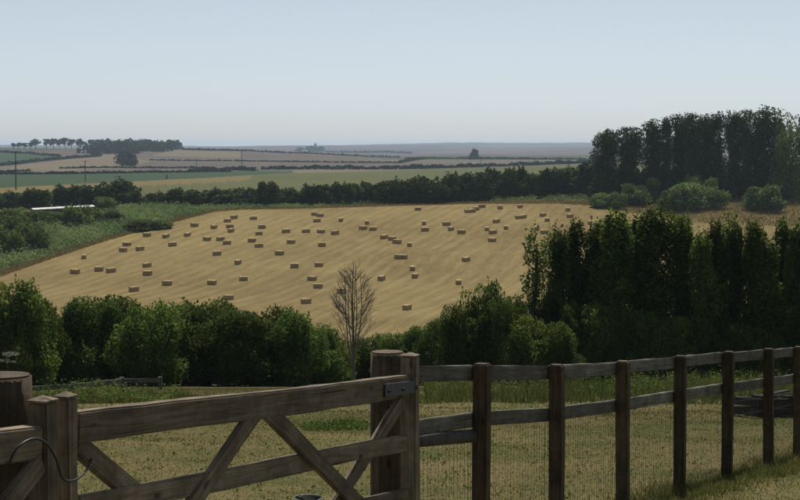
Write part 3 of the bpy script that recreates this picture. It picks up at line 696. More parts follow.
# ------------------------------------------------------------------ timber helpers
def bm_mesh(name, bm):
    me = bpy.data.meshes.new(name); bm.to_mesh(me); bm.free(); return me
def board_mesh(name, L, w, t, seed, segs=10, bev=.006, jit=.003):
    """sawn board along local X (0..L), width along Z, thickness along Y; slightly bowed and worn"""
    r = random.Random(seed); bm = bmesh.new()
    ph = r.uniform(0, 6); rings = []
    for i in range(segs + 1):
        x = L * i / segs; bow = .004 * math.sin(x * 2.1 + ph); tw = .01 * math.sin(x * 1.3 + ph)
        pr = []
        for (a, b) in ((-1, -1), (1, -1), (1, 1), (-1, 1)):
            y = a * (t / 2 + r.uniform(-jit, jit) * .4); z = b * (w / 2 + r.uniform(-jit, jit))
            pr.append(bm.verts.new((x, y + bow + z * tw, z + bow * .6)))
        rings.append(pr)
    for i in range(segs):
        for s in range(4):
            s2 = (s + 1) % 4; bm.faces.new((rings[i][s], rings[i][s2], rings[i + 1][s2], rings[i + 1][s]))
    bm.faces.new(rings[0][::-1]); bm.faces.new(rings[-1])
    bmesh.ops.recalc_face_normals(bm, faces=bm.faces)
    ed = [e for e in bm.edges if e.calc_face_angle(0) > .7]
    bmesh.ops.bevel(bm, geom=ed, offset=bev, segments=2, affect='EDGES', clamp_overlap=True)
    return bm_mesh(name, bm)
def orient(p0, p1, side=None):
    """matrix with X from p0 to p1, Z as upright as possible"""
    x = (Vector(p1) - Vector(p0)).normalized()
    zref = Vector((0, 0, 1)) if abs(x.z) < .95 else Vector(side if side is not None else (0, 1, 0))
    y = zref.cross(x).normalized(); z = x.cross(y)
    return Matrix((x, y, z)).transposed().to_4x4()
def board(name, parent, p0, p1, w, t, mat, seed=1, side=None, bev=.006):
    p0 = Vector(p0); p1 = Vector(p1); L = (p1 - p0).length
    o = mobj(name, board_mesh(name, L, w, t, seed, max(2, int(L / .25)), bev), mat, parent)
    m = orient(p0, p1, side); m.translation = p0 - (parent.location if parent else Vector())
    o.matrix_local = m
    return o
def round_post_mesh(name, rad, L, seed, sides=20, rings=8, dome=.0):
    """round timber along local X"""
    r = random.Random(seed); bm = bmesh.new(); R_ = []
    fl = [1 + r.uniform(-.025, .025) for _ in range(sides)]
    for i in range(rings + 1):
        x = L * i / rings; k = 1.03 - .05 * i / rings
        R_.append([bm.verts.new((x, rad * k * fl[s] * math.cos(6.28318 * s / sides), rad * k * fl[s] * math.sin(6.28318 * s / sides))) for s in range(sides)])
    for i in range(rings):
        for s in range(sides):
            s2 = (s + 1) % sides; f = bm.faces.new((R_[i][s], R_[i][s2], R_[i + 1][s2], R_[i + 1][s])); f.smooth = True
    bm.faces.new(R_[0][::-1]); top = bm.faces.new(R_[-1])
    bmesh.ops.recalc_face_normals(bm, faces=bm.faces)
    bmesh.ops.bevel(bm, geom=list(top.edges), offset=.008, segments=2, affect='EDGES')
    return bm_mesh(name, bm)
def round_post(name, parent, p0, p1, rad, mat, seed=1):
    p0 = Vector(p0); p1 = Vector(p1)
    o = mobj(name, round_post_mesh(name, rad, (p1 - p0).length, seed), mat, parent)
    m = orient(p0, p1, (0, 1, 0)); m.translation = p0 - (parent.location if parent else Vector()); o.matrix_local = m
    return o
def bolt(parent, p, nrm, rad=.012, mat=None):
    p = Vector(p); o = round_post('bolt', parent, p, p + Vector(nrm) * .012, rad, mat or M['galv'], 3); return o

# ------------------------------------------------------------------ rail fence
pu = [481, 557, 624, 681, 728, 770, 799]
pv = [363.5, 364.4, 360.6, 355.6, 351.2, 348.6, 346.4]
FP0 = []
for a, b in zip(pu, pv):
    s = 154 - .2042 * (a - 481); d = F / s; FP0.append(at(a, b, d))
last, prev = FP0[-1], FP0[-2]
st = FP0[-1] - FP0[-3]; st = st / 2
for k in (1, 2): FP0.append(FP0[6] + st * k)
fdir = Vector(FP0[6] - FP0[0]); fdir.z = 0; fdir.normalize(); fn = Vector((-fdir.y, fdir.x, 0))   # fn points to the paddock side
fence = empty('rail_fence', (FP0[0][0], FP0[0][1], gz1(FP0[0][0], FP0[0][1])))
tag(fence, 'weathered timber post and rail fence with wire netting running from gate', 'fence')
for i, p in enumerate(FP0):
    g = gz1(p[0], p[1]); board('post', fence, (p[0], p[1], g - .25), (p[0] + random.uniform(-.012, .012), p[1] + random.uniform(-.012, .012), p[2]), .098, .098, M['postwood'], 100 + i, side=fn, bev=.01)
FP0v = [Vector(p) for p in FP0]
# the short bay between the gate and the first post
GB = Vector((-.02, 10.80, 0))
gp_top = at(387.5, 350.5, 10.85)
start = Vector(at(412, 373.5, 10.9)); startl = Vector(at(412, 428.5, 10.9))
for i in range(len(FP0v)):
    b = FP0v[i]; a = FP0v[i - 1] if i else None
    off = fn * (.049 + .02)
    for lv, (dz, w) in enumerate(((.066, .1), (.37, .098))):
        p1 = b + off - Vector((0, 0, dz)); p0 = (a + off - Vector((0, 0, dz))) if a is not None else (start if lv == 0 else startl)
        ex = (p1 - p0).normalized()
        board('rail', fence, p0 + ex * .004, p1 - ex * .004, w, .036, M['fencewood'], 140 + i * 3 + lv)
        for q_ in (0, 1):
            pass
pl0 = Vector(at(412, 440.5, 10.9)); pl1 = FP0v[0] + fn * .1 - Vector((0, 0, .478)); ex = (pl1 - pl0).normalized()
round_post('pole_rail', fence, pl0, pl1 + ex * .02 - fn * .06, .044, plain_mat('grey_pole', (.06, .058, .055), .75, 0, .35, 12), 6)
# wire netting, one sheet for each bay
def netting(a, b, ta, tb):
    """a, b: ground points; ta, tb: top points"""
    a, b, ta, tb = [np.array(x) for x in (a, b, ta, tb)]
    parts = []; L = np.linalg.norm(b - a); n = int(L / .055); wr = .0013; r = random.Random(int(L * 1e5))
    for i in range(n + 1):
        t = i / n; p = a + (b - a) * t; q_ = ta + (tb - ta) * t; mid = (p + q_) / 2 + np.array([0, 0, 0]) + np.array([r.uniform(-.004, .004), r.uniform(-.004, .004), 0])
        parts.append(tube([p, mid, q_], [wr] * 3, 3))
    for k in range(7):
        h = k / 6 * .96 + .02; pts = [(a + (b - a) * t) * (1 - h) + (ta + (tb - ta) * t) * h + np.array([0, 0, -.006 * math.sin(math.pi * t)]) for t in np.linspace(0, 1, 7)]
        parts.append(tube(pts, [wr * (1.4 if k in (0, 6) else 1)] * 7, 3))
    V, Fc = merge(parts); V = V - np.array(fence.location)
    ob = mobj('wire_netting', np_mesh('wire_netting', V, Fc), M['wire'], fence); tag(ob, kind='stuff')
for i in range(len(FP0v)):
    b = FP0v[i] + fn * .092; a = (FP0v[i - 1] + fn * .092) if i else Vector((startl.x, startl.y, 0)) + fn * .03
    ga = Vector((a.x, a.y, gz1(a.x, a.y) + .01)); gb = Vector((b.x, b.y, gz1(b.x, b.y) + .01))
    ta = Vector((a.x, a.y, (FP0v[i - 1].z - .36) if i else startl.z)); tb = Vector((b.x, b.y, FP0v[i].z - .36))
    netting(ga, gb, ta, tb)

# ------------------------------------------------------------------ gates
def gate_point(t, drop, off=0):
    """point on the main gate: t = 0 at its free end, 1 at the hinge; drop below the top edge; off towards the camera side"""
    A = Vector((-1.354, 7.242, EYE - 1.080)); B = Vector((.058, 10.68, EYE - 1.37))
    e = (B - A); h = Vector((e.x, e.y, 0)).normalized(); nf = Vector((h.y, -h.x, 0))
    return A + e * t - Vector((0, 0, drop)) + nf * off
A_, B_ = gate_point(0, 0), gate_point(1, 0)
ge = (B_ - A_); GL = ge.length; gh = Vector((ge.x, ge.y, 0)).normalized(); gnf = Vector((gh.y, -gh.x, 0))
gate = empty('field_gate', (A_.x, A_.y, gz1(A_.x, A_.y))); tag(gate, 'weathered timber field gate with crossed braces and steel hinge strap', 'gate')
gw = M['gatewood']
top = board('top_rail', gate, gate_point(.012, .068), gate_point(.985, .065), .132, .07, gw, 201, bev=.008)
for k, dr in enumerate((.40, .72, 1.0)):
    board('rail', gate, gate_point(.02, dr), gate_point(.98, dr), .10, .034, gw, 210 + k)
# stiles
s0 = gate_point(0, -.06); stile0 = board('stile', gate, gate_point(0, 1.07), s0, .072, .075, gw, 220, side=gnf, bev=.008)
s1 = gate_point(1.0, -.112); stile1 = board('stile', gate, gate_point(1.0, 1.09), s1, .10, .078, gw, 221, side=gnf, bev=.008)
# crossed braces: the pair from the middle lies on the camera side, the outer pair on the far side
fo, bo = .018, -.018
for k, (t0, d0, t1, d1, of) in enumerate(((.475, .09, .955, 1.02, fo), (.45, .09, .03, 1.02, fo), (.985, .135, .545, 1.02, bo), (.025, .135, .46, 1.02, bo))):
    board('brace', gate, gate_point(t0, d0, of), gate_point(t1, d1, of), .095, .032, gw, 230 + k)
# hinge strap with bolts
def slab(name, parent, corners, t, nrm, mat):
    """flat plate from four corner points, thickness t along nrm"""
    bm = bmesh.new(); n_ = Vector(nrm) * t; L0 = parent.location
    lo = [bm.verts.new(Vector(c) - L0) for c in corners]; hi = [bm.verts.new(Vector(c) - L0 + n_) for c in corners]
    bm.faces.new(lo[::-1]); bm.faces.new(hi)
    for i in range(4): bm.faces.new((lo[i], lo[(i + 1) % 4], hi[(i + 1) % 4], hi[i]))
    bmesh.ops.recalc_face_normals(bm, faces=bm.faces)
    bmesh.ops.bevel(bm, geom=list(bm.edges), offset=t * .25, segments=1, affect='EDGES')
    return mobj(name, bm_mesh(name, bm), mat, parent)
st_o = .041
strap = slab('hinge_strap', gate, [gate_point(.87, .03, st_o), gate_point(1.01, .03, st_o), gate_point(1.01, .105, st_o), gate_point(.87, .105, st_o)], .006, gnf, M['galv'])
for t in (.883, .94, .995):
    bo_ = bolt(gate, gate_point(t, .072, st_o + .004), gnf, .011, M['wire']); bo_.parent = strap

# second leaf: continues from the meeting stiles towards the left of the camera
gate2 = empty('field_gate', tuple(gate_point(-.035, 1.2) - gh * 1.2)); gate2.location.z = gz1(gate2.location.x, gate2.location.y)
tag(gate2, 'timber field gate with tall capped end stile meeting the braced gate', 'gate')
def g2(t, drop, off=0):
    return A_ - gh * (.165 + t) + Vector((0, 0, -.03 + .083 * t)) - Vector((0, 0, drop)) + gnf * off
stile2 = board('stile', gate2, g2(0, 1.05), g2(0, -.095),   .09, .09, gw, 300, side=gnf, bev=.008)
def stile_cap(parent, p, w, d):
    """low pyramid weathering on the stile head"""
    bm = bmesh.new(); e = gh * w / 2; f = gnf * d / 2; L0 = parent.location; p = Vector(p)
    b = [bm.verts.new(p - e - f - L0), bm.verts.new(p + e - f - L0), bm.verts.new(p + e + f - L0), bm.verts.new(p - e + f - L0)]
    c = [bm.verts.new(v.co + Vector((0, 0, .008))) for v in b]; a = bm.verts.new(p - L0 + Vector((0, 0, .026)))
    bm.faces.new(b[::-1])
    for i in range(4):
        j = (i + 1) % 4; bm.faces.new((b[i], b[j], c[j], c[i])); bm.faces.new((c[i], c[j], a))
    bmesh.ops.recalc_face_normals(bm, faces=bm.faces)
    return mobj('stile_cap', bm_mesh('stile_cap', bm), gw, parent)
for cp, stl in ((stile_cap(gate2, g2(0, -.095), .092, .092), stile2), (stile_cap(gate, s0, .075, .074), stile0), (stile_cap(gate, s1, .08, .10), stile1)):
    cp.parent = stl; cp.matrix_parent_inverse = Matrix.LocRotScale(stl.location, stl.rotation_euler, stl.scale).inverted()
board('top_rail', gate2, g2(2.6, .065), g2(.044, .065), .132, .07, gw, 301, bev=.008)
for k, dr in enumerate((.40, .72, 1.0)): board('rail', gate2, g2(2.6, dr), g2(.044, dr), .10, .034, gw, 310 + k)
board('brace', gate2, g2(.05, .14, fo), g2(1.35, 1.0, fo), .095, .032, gw, 320)

# gate posts
def gatepost(u, v, Y, rad, label, seed):
    p = at(u, v, Y); g = gz1(p[0], p[1]); root = empty('gate_post', (p[0], p[1], g)); tag(root, label, 'post')
    round_post('shaft', root, (p[0], p[1], g - .4), (p[0], p[1], p[2]), rad, M['postwood'], seed)
gatepost(387.5, 351.5, 10.86, .106, 'thick round timber post behind the hinge end of the braced gate', 400)
gatepost(2, 374.5, 7.42, .125, 'thick round timber post behind the meeting ends of two gates', 401)

# black pipe loop that ties the two leaves
def loop():
    """closed hoop of pipe threaded round both meeting stiles"""
    ctl = [(10, 462, .05), (18, 447, .085), (34, 438.5, .10), (47, 444, .10), (56, 459, .095), (62, 477, .09), (70, 481, .09), (80, 477, .075), (89, 466, .04), (92, 455, -.03), (86, 446, -.075), (66, 443, -.095), (40, 448, -.10), (18, 457, -.07)]
    nrm = np.array(gnf); A0 = np.array(A_); pts = []
    W3 = []
    for u, v, of in ctl:
        d = ray(u, v); t = nrm.dot(A0 + nrm * of - np.array([0, 0, EYE])) / nrm.dot(d); W3.append(np.array([0, 0, EYE]) + d * t)
    n = len(W3)
    for i in range(n):
        p0, p1, p2, p3 = W3[i - 1], W3[i], W3[(i + 1) % n], W3[(i + 2) % n]
        for t in np.arange(0, 1, .2): pts.append(.5 * (2 * p1 + (p2 - p0) * t + (2 * p0 - 5 * p1 + 4 * p2 - p3) * t * t + (3 * p1 - p0 - 3 * p2 + p3) * t ** 3))
    pts.append(pts[0]); c = np.array(W3[5])
    V, Fc = tube(pts, [.005] * len(pts), 8); V = V - c
    o = mobj('tie_loop', np_mesh('tie_loop', V, Fc, smooth=True), M['hose'], None, tuple(c)); tag(o, 'loop of dark pipe tying the two timber gates together', 'loop')
loop()

# ------------------------------------------------------------------ bales
bales = [(84, 257), (75, 272), (99, 269.5), (111, 271), (127, 244.5), (123, 250), (140, 249), (147, 265.5), (147.5, 274), (134, 290), (167, 284), (172.5, 244.5), (166, 236), (187.5, 235), (147, 235), (194.5, 225),
 (227.5, 220.5), (234, 217.5), (253.5, 218), (214, 227), (230, 226.5), (231, 231), (262, 227), (259, 233.5), (207, 239), (220.5, 239), (227, 243), (252, 240.5), (259, 246), (217, 253.5), (238, 263), (286, 231), (306, 231),
 (291, 242), (279.5, 253.5), (321, 231.5), (335, 233), (322, 245), (315, 214), (320, 215.2), (317, 220.5), (341, 220), (367, 222.5), (363, 228), (373, 229), (384, 237), (392, 239), (397, 242), (399, 257.5), (294.5, 266),
 (319, 265), (312, 279), (318, 286.5), (243.5, 279), (212, 283), (228.5, 298), (306, 302), (341.5, 292), (381.5, 278.5),
 (418, 209), (468, 211.2), (472, 211), (476, 208.7), (482, 206.3), (500, 207.5), (520, 206.5), (568, 209.5), (570, 216), (543, 215), (547, 220), (519, 217.2), (523.5, 216.8), (496.5, 221), (424, 223), (425, 229.5), (446.5, 224), (451, 229),
 (461.5, 232), (487, 229), (493, 232), (506, 227.5), (492, 240), (590, 223), (537, 229), (544, 232), (409.5, 245), (403, 257), (412.5, 268.5), (415, 276), (466, 260), (458.5, 282.5), (407, 308.5)]
end_on = {(381.5, 278.5), (407, 308.5), (412.5, 268.5), (415, 276), (570, 216), (568, 209.5), (500, 207.5), (520, 206.5), (496.5, 221), (424, 223), (506, 227.5), (543, 215), (547, 220), (590, 223), (487, 229), (451, 229), (537, 229),
          (238, 263), (214, 227), (231, 231), (341, 220), (367, 222.5), (409.5, 245), (384, 237), (166, 236), (187.5, 235), (458.5, 282.5), (84, 257)}
def bale_proto(seed):
    """big square bale, straw sides slightly bulging between the twines, 2.35 x 1.25 x 0.95 m"""
    r = random.Random(seed); L, Wd, H = 1.72, 1.02, .88; bm = bmesh.new(); nx = 12; rings = []
    prof = [(-.5, 0.03), (-.46, 0), (0, 0), (.46, 0), (.5, .03), (.5, .5), (.5, .96), (.46, 1), (0, 1.0), (-.46, 1), (-.5, .96), (-.5, .5)]
    for i in range(nx + 1):
        x = L * (i / nx - .5); e = .955 if i in (0, nx) else 1.0; bl = .018 * math.cos(i * math.pi)
        rings.append([bm.verts.new((x + r.uniform(-.02, .02), Wd * a * (e + bl) + r.uniform(-.02, .02), H * (.5 + (b - .5) * (e + bl)) + (r.uniform(-.02, .02) if b > .1 else 0))) for a, b in prof])
    k = len(prof)
    for i in range(nx):
        for s in range(k): bm.faces.new((rings[i][s], rings[i][(s + 1) % k], rings[i + 1][(s + 1) % k], rings[i + 1][s]))
    bm.faces.new(rings[0][::-1]); bm.faces.new(rings[-1]); bmesh.ops.recalc_face_normals(bm, faces=bm.faces)
    return bm_mesh('straw_bale', bm)
BP = [bale_proto(500 + i) for i in range(5)]
for me in BP: me.materials.append(M['straw'])
for i, (u, v) in enumerate(bales):
    p = hit(u, v + 1.6, 280, 540); o = bpy.data.objects.new('straw_bale', BP[i % 5]); link(o)
    yaw = R(90 - 12) + random.uniform(-.45, .45) if (u, v) in end_on else random.uniform(-.8, .8) + .15
    eps = 1.0; sx = (gz1(p[0] + eps, p[1]) - gz1(p[0] - eps, p[1])) / 2; sy = (gz1(p[0], p[1] + eps) - gz1(p[0], p[1] - eps)) / 2
    nrm = Vector((-sx, -sy, 1)).normalized(); qx = Vector((0, 0, 1)).rotation_difference(nrm)
    o.rotation_mode = 'QUATERNION'; o.rotation_quaternion = qx @ Matrix.Rotation(yaw, 3, 'Z').to_quaternion()
    o.location = (p[0], p[1], p[2] - .04); k = random.uniform(.94, 1.06); o.scale = (k, random.uniform(.95, 1.05), random.uniform(.95, 1.08))
    near_other = any(j != i and abs(u - a) < 8 and abs(v - b) < 3.2 for j, (a, b) in enumerate(bales))
    if near_other: lb = 'rectangular straw bale lying close beside another on the stubble'
    elif v < 213: lb = 'straw bale lying alone at the upper stubble edge below the hedge'
    elif abs(u - 353) < 40 and v > 262: lb = 'straw bale on the stubble beside or behind the bare tree'
    elif u < 200: lb = 'straw bale on the side of the stubble towards the green scrub'
    elif v > 270: lb = 'straw bale low on the stubble just above the hedge bushes'
    elif u > 480: lb = 'straw bale on the stubble towards the windbreaks'
    else: lb = 'straw bale lying by itself in the open middle of stubble'
    tag(o, lb, 'bale', 'bales on the stubble field')

# ------------------------------------------------------------------ small things in the paddock
def timber_frame():
    """low open frame of old dark timbers lying in the paddock"""
    c = hit(780, 417); root = empty('timber_frame', tuple(c)); tag(root, 'low frame of old black timbers lying in the paddock', 'timber frame')
    X, Y, Z = c; e = Vector((.97, .25, 0)); f = Vector((-.25, .97, 0))
    def P(a, b, h):
        q_ = Vector((X, Y, 0)) + e * a + f * b; q_.z = gz1(q_.x, q_.y) + h; return q_
    dk = M['darktimber']
    for h in (.10, .27):
        for b in (-.5, .5): board('side_beam', root, P(-.68, b, h), P(.85, b, h), .14, .07, dk, int(h * 100 + b * 10))
        for a in (-.64, .81): board('end_beam', root, P(a, -.46, h), P(a, .46, h), .14, .07, dk, int(h * 77 + a * 10))
    for k, a in enumerate((-.35, .05, .45)): board('slat', root, P(a - .1, -.56, .365), P(a + .1, .56, .365), .03, .10, dk, 60 + k)
    board('loose_plank', root, P(-.3, -.62, .03), P(.95, -.7, .04), .04, .12, dk, 66); board('loose_plank', root, P(-.62, -.45, .38), P(.3, .3, .46), .03, .1, dk, 67)
timber_frame()

def bucket():
    p = hit(308, 517); root = empty('bucket', tuple(p)); tag(root, 'black rubber bucket with pale rim on grass behind the gate', 'bucket')
    parts = []; n = 24
    prof = [(0, 0.0), (.075, 0), (.10, .13), (.112, .135), (.108, .14), (.095, .135), (.07, .015), (0, .012)]
    V = [(r_ * math.cos(2 * math.pi * s / n), r_ * math.sin(2 * math.pi * s / n), z) for r_, z in prof for s in range(n)]
    Fc = [(i * n + s, i * n + (s + 1) % n, (i + 1) * n + (s + 1) % n, (i + 1) * n + s) for i in range(len(prof) - 1) for s in range(n)]
    mobj('body', np_mesh('bucket_body', V, Fc, smooth=True), M['rubber'], root)
    ring = [np.array((.108 * math.cos(a), .108 * math.sin(a), .14)) for a in np.linspace(0, 2 * math.pi, 33)]
    v, f = tube(ring, [.007] * 33, 6); mobj('rim', np_mesh('bucket_rim', v, f, smooth=True), M['rim'], root)
    hd = [np.array((.108 * math.cos(a), .005 + .085 * math.sin(a), .15)) for a in np.linspace(0, math.pi, 17)]
    v, f = tube(hd, [.005] * 17, 6); mobj('handle', np_mesh('bucket_handle', v, f, smooth=True), M['rim'], root)
bucket()

def far_rails():
    root = empty('paddock_rails', tuple(hit(73, 403))); tag(root, 'short weathered two-rail fence at the foot of hedge bushes', 'fence')
    Y = root.location.y; pts = [(20, 389), (73, 385.5), (122, 380.5), (160, 380)]
    P = [Vector(at(u, v, Y + k * 1.2)) for k, (u, v) in enumerate(pts)]
    for k, p in enumerate(P): g = gz1(p.x, p.y); board('post', root, (p.x, p.y, g - .2), (p.x, p.y, p.z + .08), .10, .10, M['fencewood'], 700 + k, side=(0, 1, 0))
    for k in range(3):
        for dz in (0, .32): board('rail', root, P[k] + Vector((0, -.075, -dz)), P[k + 1] + Vector((0, -.075, -dz)), .11, .04, M['fencewood'], 710 + k)
far_rails()

def hogweed():
    r = np.random.default_rng(77); Y = 12.5; u = 10; X = (u - 400) / F * Y; g = gz1(X, Y); H = at(u, 354, Y)[2] - g
    root = empty('hogweed', (X, Y, g)); tag(root, 'pale flowering umbel weed rising behind the thick round post', 'weed')
    parts = []; P = []; LP = []
    for k, (dx, hh) in enumerate(((0, 1.0), (-.05, .96))):
        z = np.linspace(0, 1, 7); ax = np.stack([dx * z ** 1.5, .03 * np.sin(z * 4 + k), z * H * hh], 1); parts.append(tube(ax, .007 * (1 - .6 * z) + .002, 5)); tip = ax[-1]
        for j in range(16):
            a = r.uniform(0, 6.28); q_ = r.uniform(.02, .07); e = tip + np.array([math.cos(a) * q_, math.sin(a) * q_, .02 - q_ * .35]); parts.append(tube([tip - [0, 0, .03], e], [.0015, .001], 3))
            P.append(e + r.normal(0, .007, (14, 3)) * [1, 1, .5])
        for j in range(9):
            h = r.uniform(.1, .85); b = np.array([np.interp(h, z, ax[:, i]) for i in range(3)]); LP.append(b + r.normal(0, .06, (8, 3)))
    v, f = merge(parts); mobj('stem', np_mesh('hogweed_stem', v, f), M['nettle'], root)
    P = np.concatenate(P); v, f, t = leaf_quads(P, np.tile([0, 0, 1.], (len(P), 1)), .014, r, .8); mobj('flower', np_mesh('hogweed_flower', v, f, t), M['umbel'], root)
    P = np.concatenate(LP); v, f, t = leaf_quads(P, np.tile([0, 0, 1.], (len(P), 1)), .08, r, .6); mobj('foliage', np_mesh('hogweed_leaf', v, f, t), M['leaf_near'], root)
hogweed()

# long grass at the foot of the rail fence
def fence_grass(name, n, s0, s1, f0, f1, hr, seed, mat, label):
    r = np.random.default_rng(seed); s_ = r.uniform(s0, s1, n); ff = r.normal((f0 + f1) / 2, (f1 - f0) / 2.6, n)
    X = FP0v[0].x + fdir.x * s_ + fn.x * ff; Y = FP0v[0].y + fdir.y * s_ + fn.y * ff; C = np.stack([X, Y, gz(X, Y) - .01], 1)
    cl = .55 + .45 * np.sin(s_ * 2.3 + 1) * np.sin(s_ * .9 + ff * 3)
    V, Fc, var = blades(C, r.uniform(*hr, n) * np.clip(cl, .35, 1), r.uniform(.007, .014, n), r, .5)
    ob = mobj(name, np_mesh(name, V, Fc, var), mat); tag(ob, label, 'grass', None, 'stuff')
fence_grass('long_grass', 20000, 2, 13, -.42, .12, (.05, .2), 51, M['greengrass'], 'long green grass left unmown at the foot of the fence')
fence_grass('long_dry_grass', 5000, 1, 13, -.4, .2, (.06, .24), 52, M['drygrass'], 'long dry bents standing among the green fence-side grass')
fence_grass('near_dry_turf', 30000, 3, 13, -3.2, -.5, (.015, .04), 53, M['drygrass'], 'short dry turf on the near side of the rail fence')

# ------------------------------------------------------------------ shed with the pale roof
def shed():
    Y = 455.0; a = Vector(at(33, 209.8, Y)); b = Vector(at(95, 206.6, Y + 6)); L = (b - a).length; ax = (b - a).normalized(); dn = Vector((-ax.y, ax.x, 0)).normalized()
    ctr = (a + b) / 2; g = gz1(ctr.x, ctr.y); root = empty('shed', (ctr.x, ctr.y, g)); tag(root, 'long low shed with pale sheet roof among the dark trees', 'shed')
    D = 4.0; rise = .3; L0 = root.location
    def sheet(name, pts, t, mat):
        bm = bmesh.new(); lo = [bm.verts.new(Vector(p) - L0) for p in pts]; hi = [bm.verts.new(Vector(p) - L0 + Vector((0, 0, t))) for p in pts]
        bm.faces.new(lo[::-1]); bm.faces.new(hi)
        for i in range(len(pts)): j = (i + 1) % len(pts); bm.faces.new((lo[i], lo[j], hi[j], hi[i]))
        bmesh.ops.recalc_face_normals(bm, faces=bm.faces); return mobj(name, bm_mesh(name, bm), mat, root)
    up = Vector((0, 0, rise))
    n = 8
    for k in range(n):   # roof sheets, lapped
        p0 = a + (b - a) * (k / n); p1 = a + (b - a) * ((k + 1) / n - .004); zz = Vector((0, 0, .012 * (k % 2)))
        sheet('roof_sheet', [p0 - dn * .3 + zz, p1 - dn * .3 + zz, p1 + dn * D * .5 + up + zz, p0 + dn * D * .5 + up + zz], .06, M['roofpale'])
        sheet('roof_sheet', [p0 + dn * D * .505 + up + zz, p1 + dn * D * .505 + up + zz, p1 + dn * (D + .3) + zz, p0 + dn * (D + .3) + zz], .06, M['roofpale'])
    for q0, q1 in ((a, b), (a + dn * D, b + dn * D), (a, a + dn * D), (b, b + dn * D)):
        dz = .05; w0 = Vector((q0.x, q0.y, gz1(q0.x, q0.y) - .2)); w1 = Vector((q1.x, q1.y, gz1(q1.x, q1.y) - .2)); th = (q1 - q0).cross(Vector((0, 0, 1))).normalized() * .12
        bm = bmesh.new(); vs = [w0, w1, Vector((q1.x, q1.y, q1.z - dz)), Vector((q0.x, q0.y, q0.z - dz))]
        lo = [bm.verts.new(v - L0) for v in vs]; hi = [bm.verts.new(v - L0 + th) for v in vs]; bm.faces.new(lo[::-1]); bm.faces.new(hi)
        for i in range(4): j = (i + 1) % 4; bm.faces.new((lo[i], lo[j], hi[j], hi[i]))
        bmesh.ops.recalc_face_normals(bm, faces=bm.faces); mobj('wall', bm_mesh('wall', bm), M['shedwall'], root)
shed()

# ------------------------------------------------------------------ power poles
def power_pole(u, vt, Y, label, group=None, arm=1.1, rad=.17):
    X = (u - 400) / F * Y; g = gz1(X, Y); H = at(u, vt, Y)[2] - g
    root = empty('power_pole', (X, Y, g)); tag(root, label, 'pole', group)
    z = np.linspace(-.03, 1, 6); v, f = tube(np.stack([0 * z, 0 * z, z * H], 1), rad * (1.15 - .4 * z), 8); mobj('pole', np_mesh('pole', v, f, smooth=True), M['polewood'], root)
    v, f = tube([(-arm, 0, H * .97), (arm, 0, H * .97)], [.09, .09], 4); arm_o = mobj('crossarm', np_mesh('crossarm', v, f), M['polewood'], root)
    for x in (-arm * .9, 0, arm * .9):
        v, f = tube([(x, 0, H * .97), (x, 0, H * .97 + .18), (x, 0, H * .97 + .3)], [.03, .08, .05], 6); mobj('insulator', np_mesh('insulator', v, f), M['slate'], arm_o)
power_pole(16, 151.5, 745, 'tall dark power pole standing in front of green crop strip', rad=.24)
power_pole(85.5, 160.5, 985, 'power pole rising behind the dark trees near the shed', rad=.26, arm=1.5)
power_pole(167, 174.5, 1060, 'short stub of dark pole at the edge of ochre field', rad=.4, arm=.5)
for u, vt, Y in ((242, 150.5, 1500), (197, 159, 1450), (480.5, 157.5, 1650)):
    power_pole(u, vt, Y, 'faint slender power pole beyond the distant hedges', 'distant power poles', arm=.9, rad=.24)

# ------------------------------------------------------------------ distant hedgerows, woods, hill trees
def hedgerow(name, pts, hpx, seed, label, dens=1.0, dmin=700, group='distant hedgerows', var=.5):
    r = np.random.default_rng(seed); P3 = np.array([hit(u, v, dmin) for u, v in pts]); seg = np.linalg.norm(np.diff(P3, axis=0), axis=1); cum = np.concatenate([[0], np.cumsum(seg)])
    Ym = P3[:, 1].mean(); hm = .62 * hpx / F * Ym; leaf = max(.8, 1.1 / F * Ym); n = int(dens * max(400, cum[-1] * hm / (leaf * leaf) * 5)); n = min(n, 16000)
    s_ = r.uniform(0, cum[-1], n); X = np.interp(s_, cum, P3[:, 0]); Y = np.interp(s_, cum, P3[:, 1])
    prof = 1 + var * (np.sin(s_ / hm * .55 + seed) * .4 + np.sin(s_ / hm * 1.7 + 2 * seed) * .35 + np.sin(s_ / hm * .21 + 3) * .35)
    X = X + r.normal(0, hm * .3, n); Y = Y + r.normal(0, hm * .4, n); Z = gz(X, Y) + np.clip(r.beta(1.6, 1.1, n), 0, 1) * hm * np.maximum(.3, prof)
    d = r.normal(size=(n, 3)); d[:, 2] = np.abs(d[:, 2]) + .3
    c = P3[0]; V, Fc, vv = leaf_quads(np.stack([X, Y, Z], 1) - c, unit(d), leaf * 1.9, r, .85)
    root = empty(name, tuple(c)); tag(root, label, 'hedge', group); mobj('foliage', np_mesh(name, V, Fc, vv), M['leaf_dist'], root)
    return root
hedgerow('hedgerow', [(-40, 174.8), (60, 174.2), (140, 173), (230, 172)], 3.2, 1, 'dark distant hedge along the upper edge of green crop strip')
hedgerow('hedgerow', [(60, 168.6), (110, 168), (160, 168.4), (215, 168.2)], 2.2, 2, 'thin broken hedge across the foot of tree-topped hill')
hedgerow('hedgerow', [(190, 172.4), (215, 171), (236, 170.4), (255, 171)], 5.0, 3, 'clump-like dark hedge at the tip of green crop strip')
hedgerow('hedgerow', [(261, 169.6), (300, 169.5), (350, 169.6), (400, 169.4), (440, 168.3), (480, 167.2)], 5.2, 4, 'long thick dark hedge beyond the crop field')
hedgerow('hedgerow', [(478, 167.2), (530, 165.6), (575, 163.8), (600, 163)], 4.4, 5, 'dark bushy hedge on the rise beside the far windbreak')
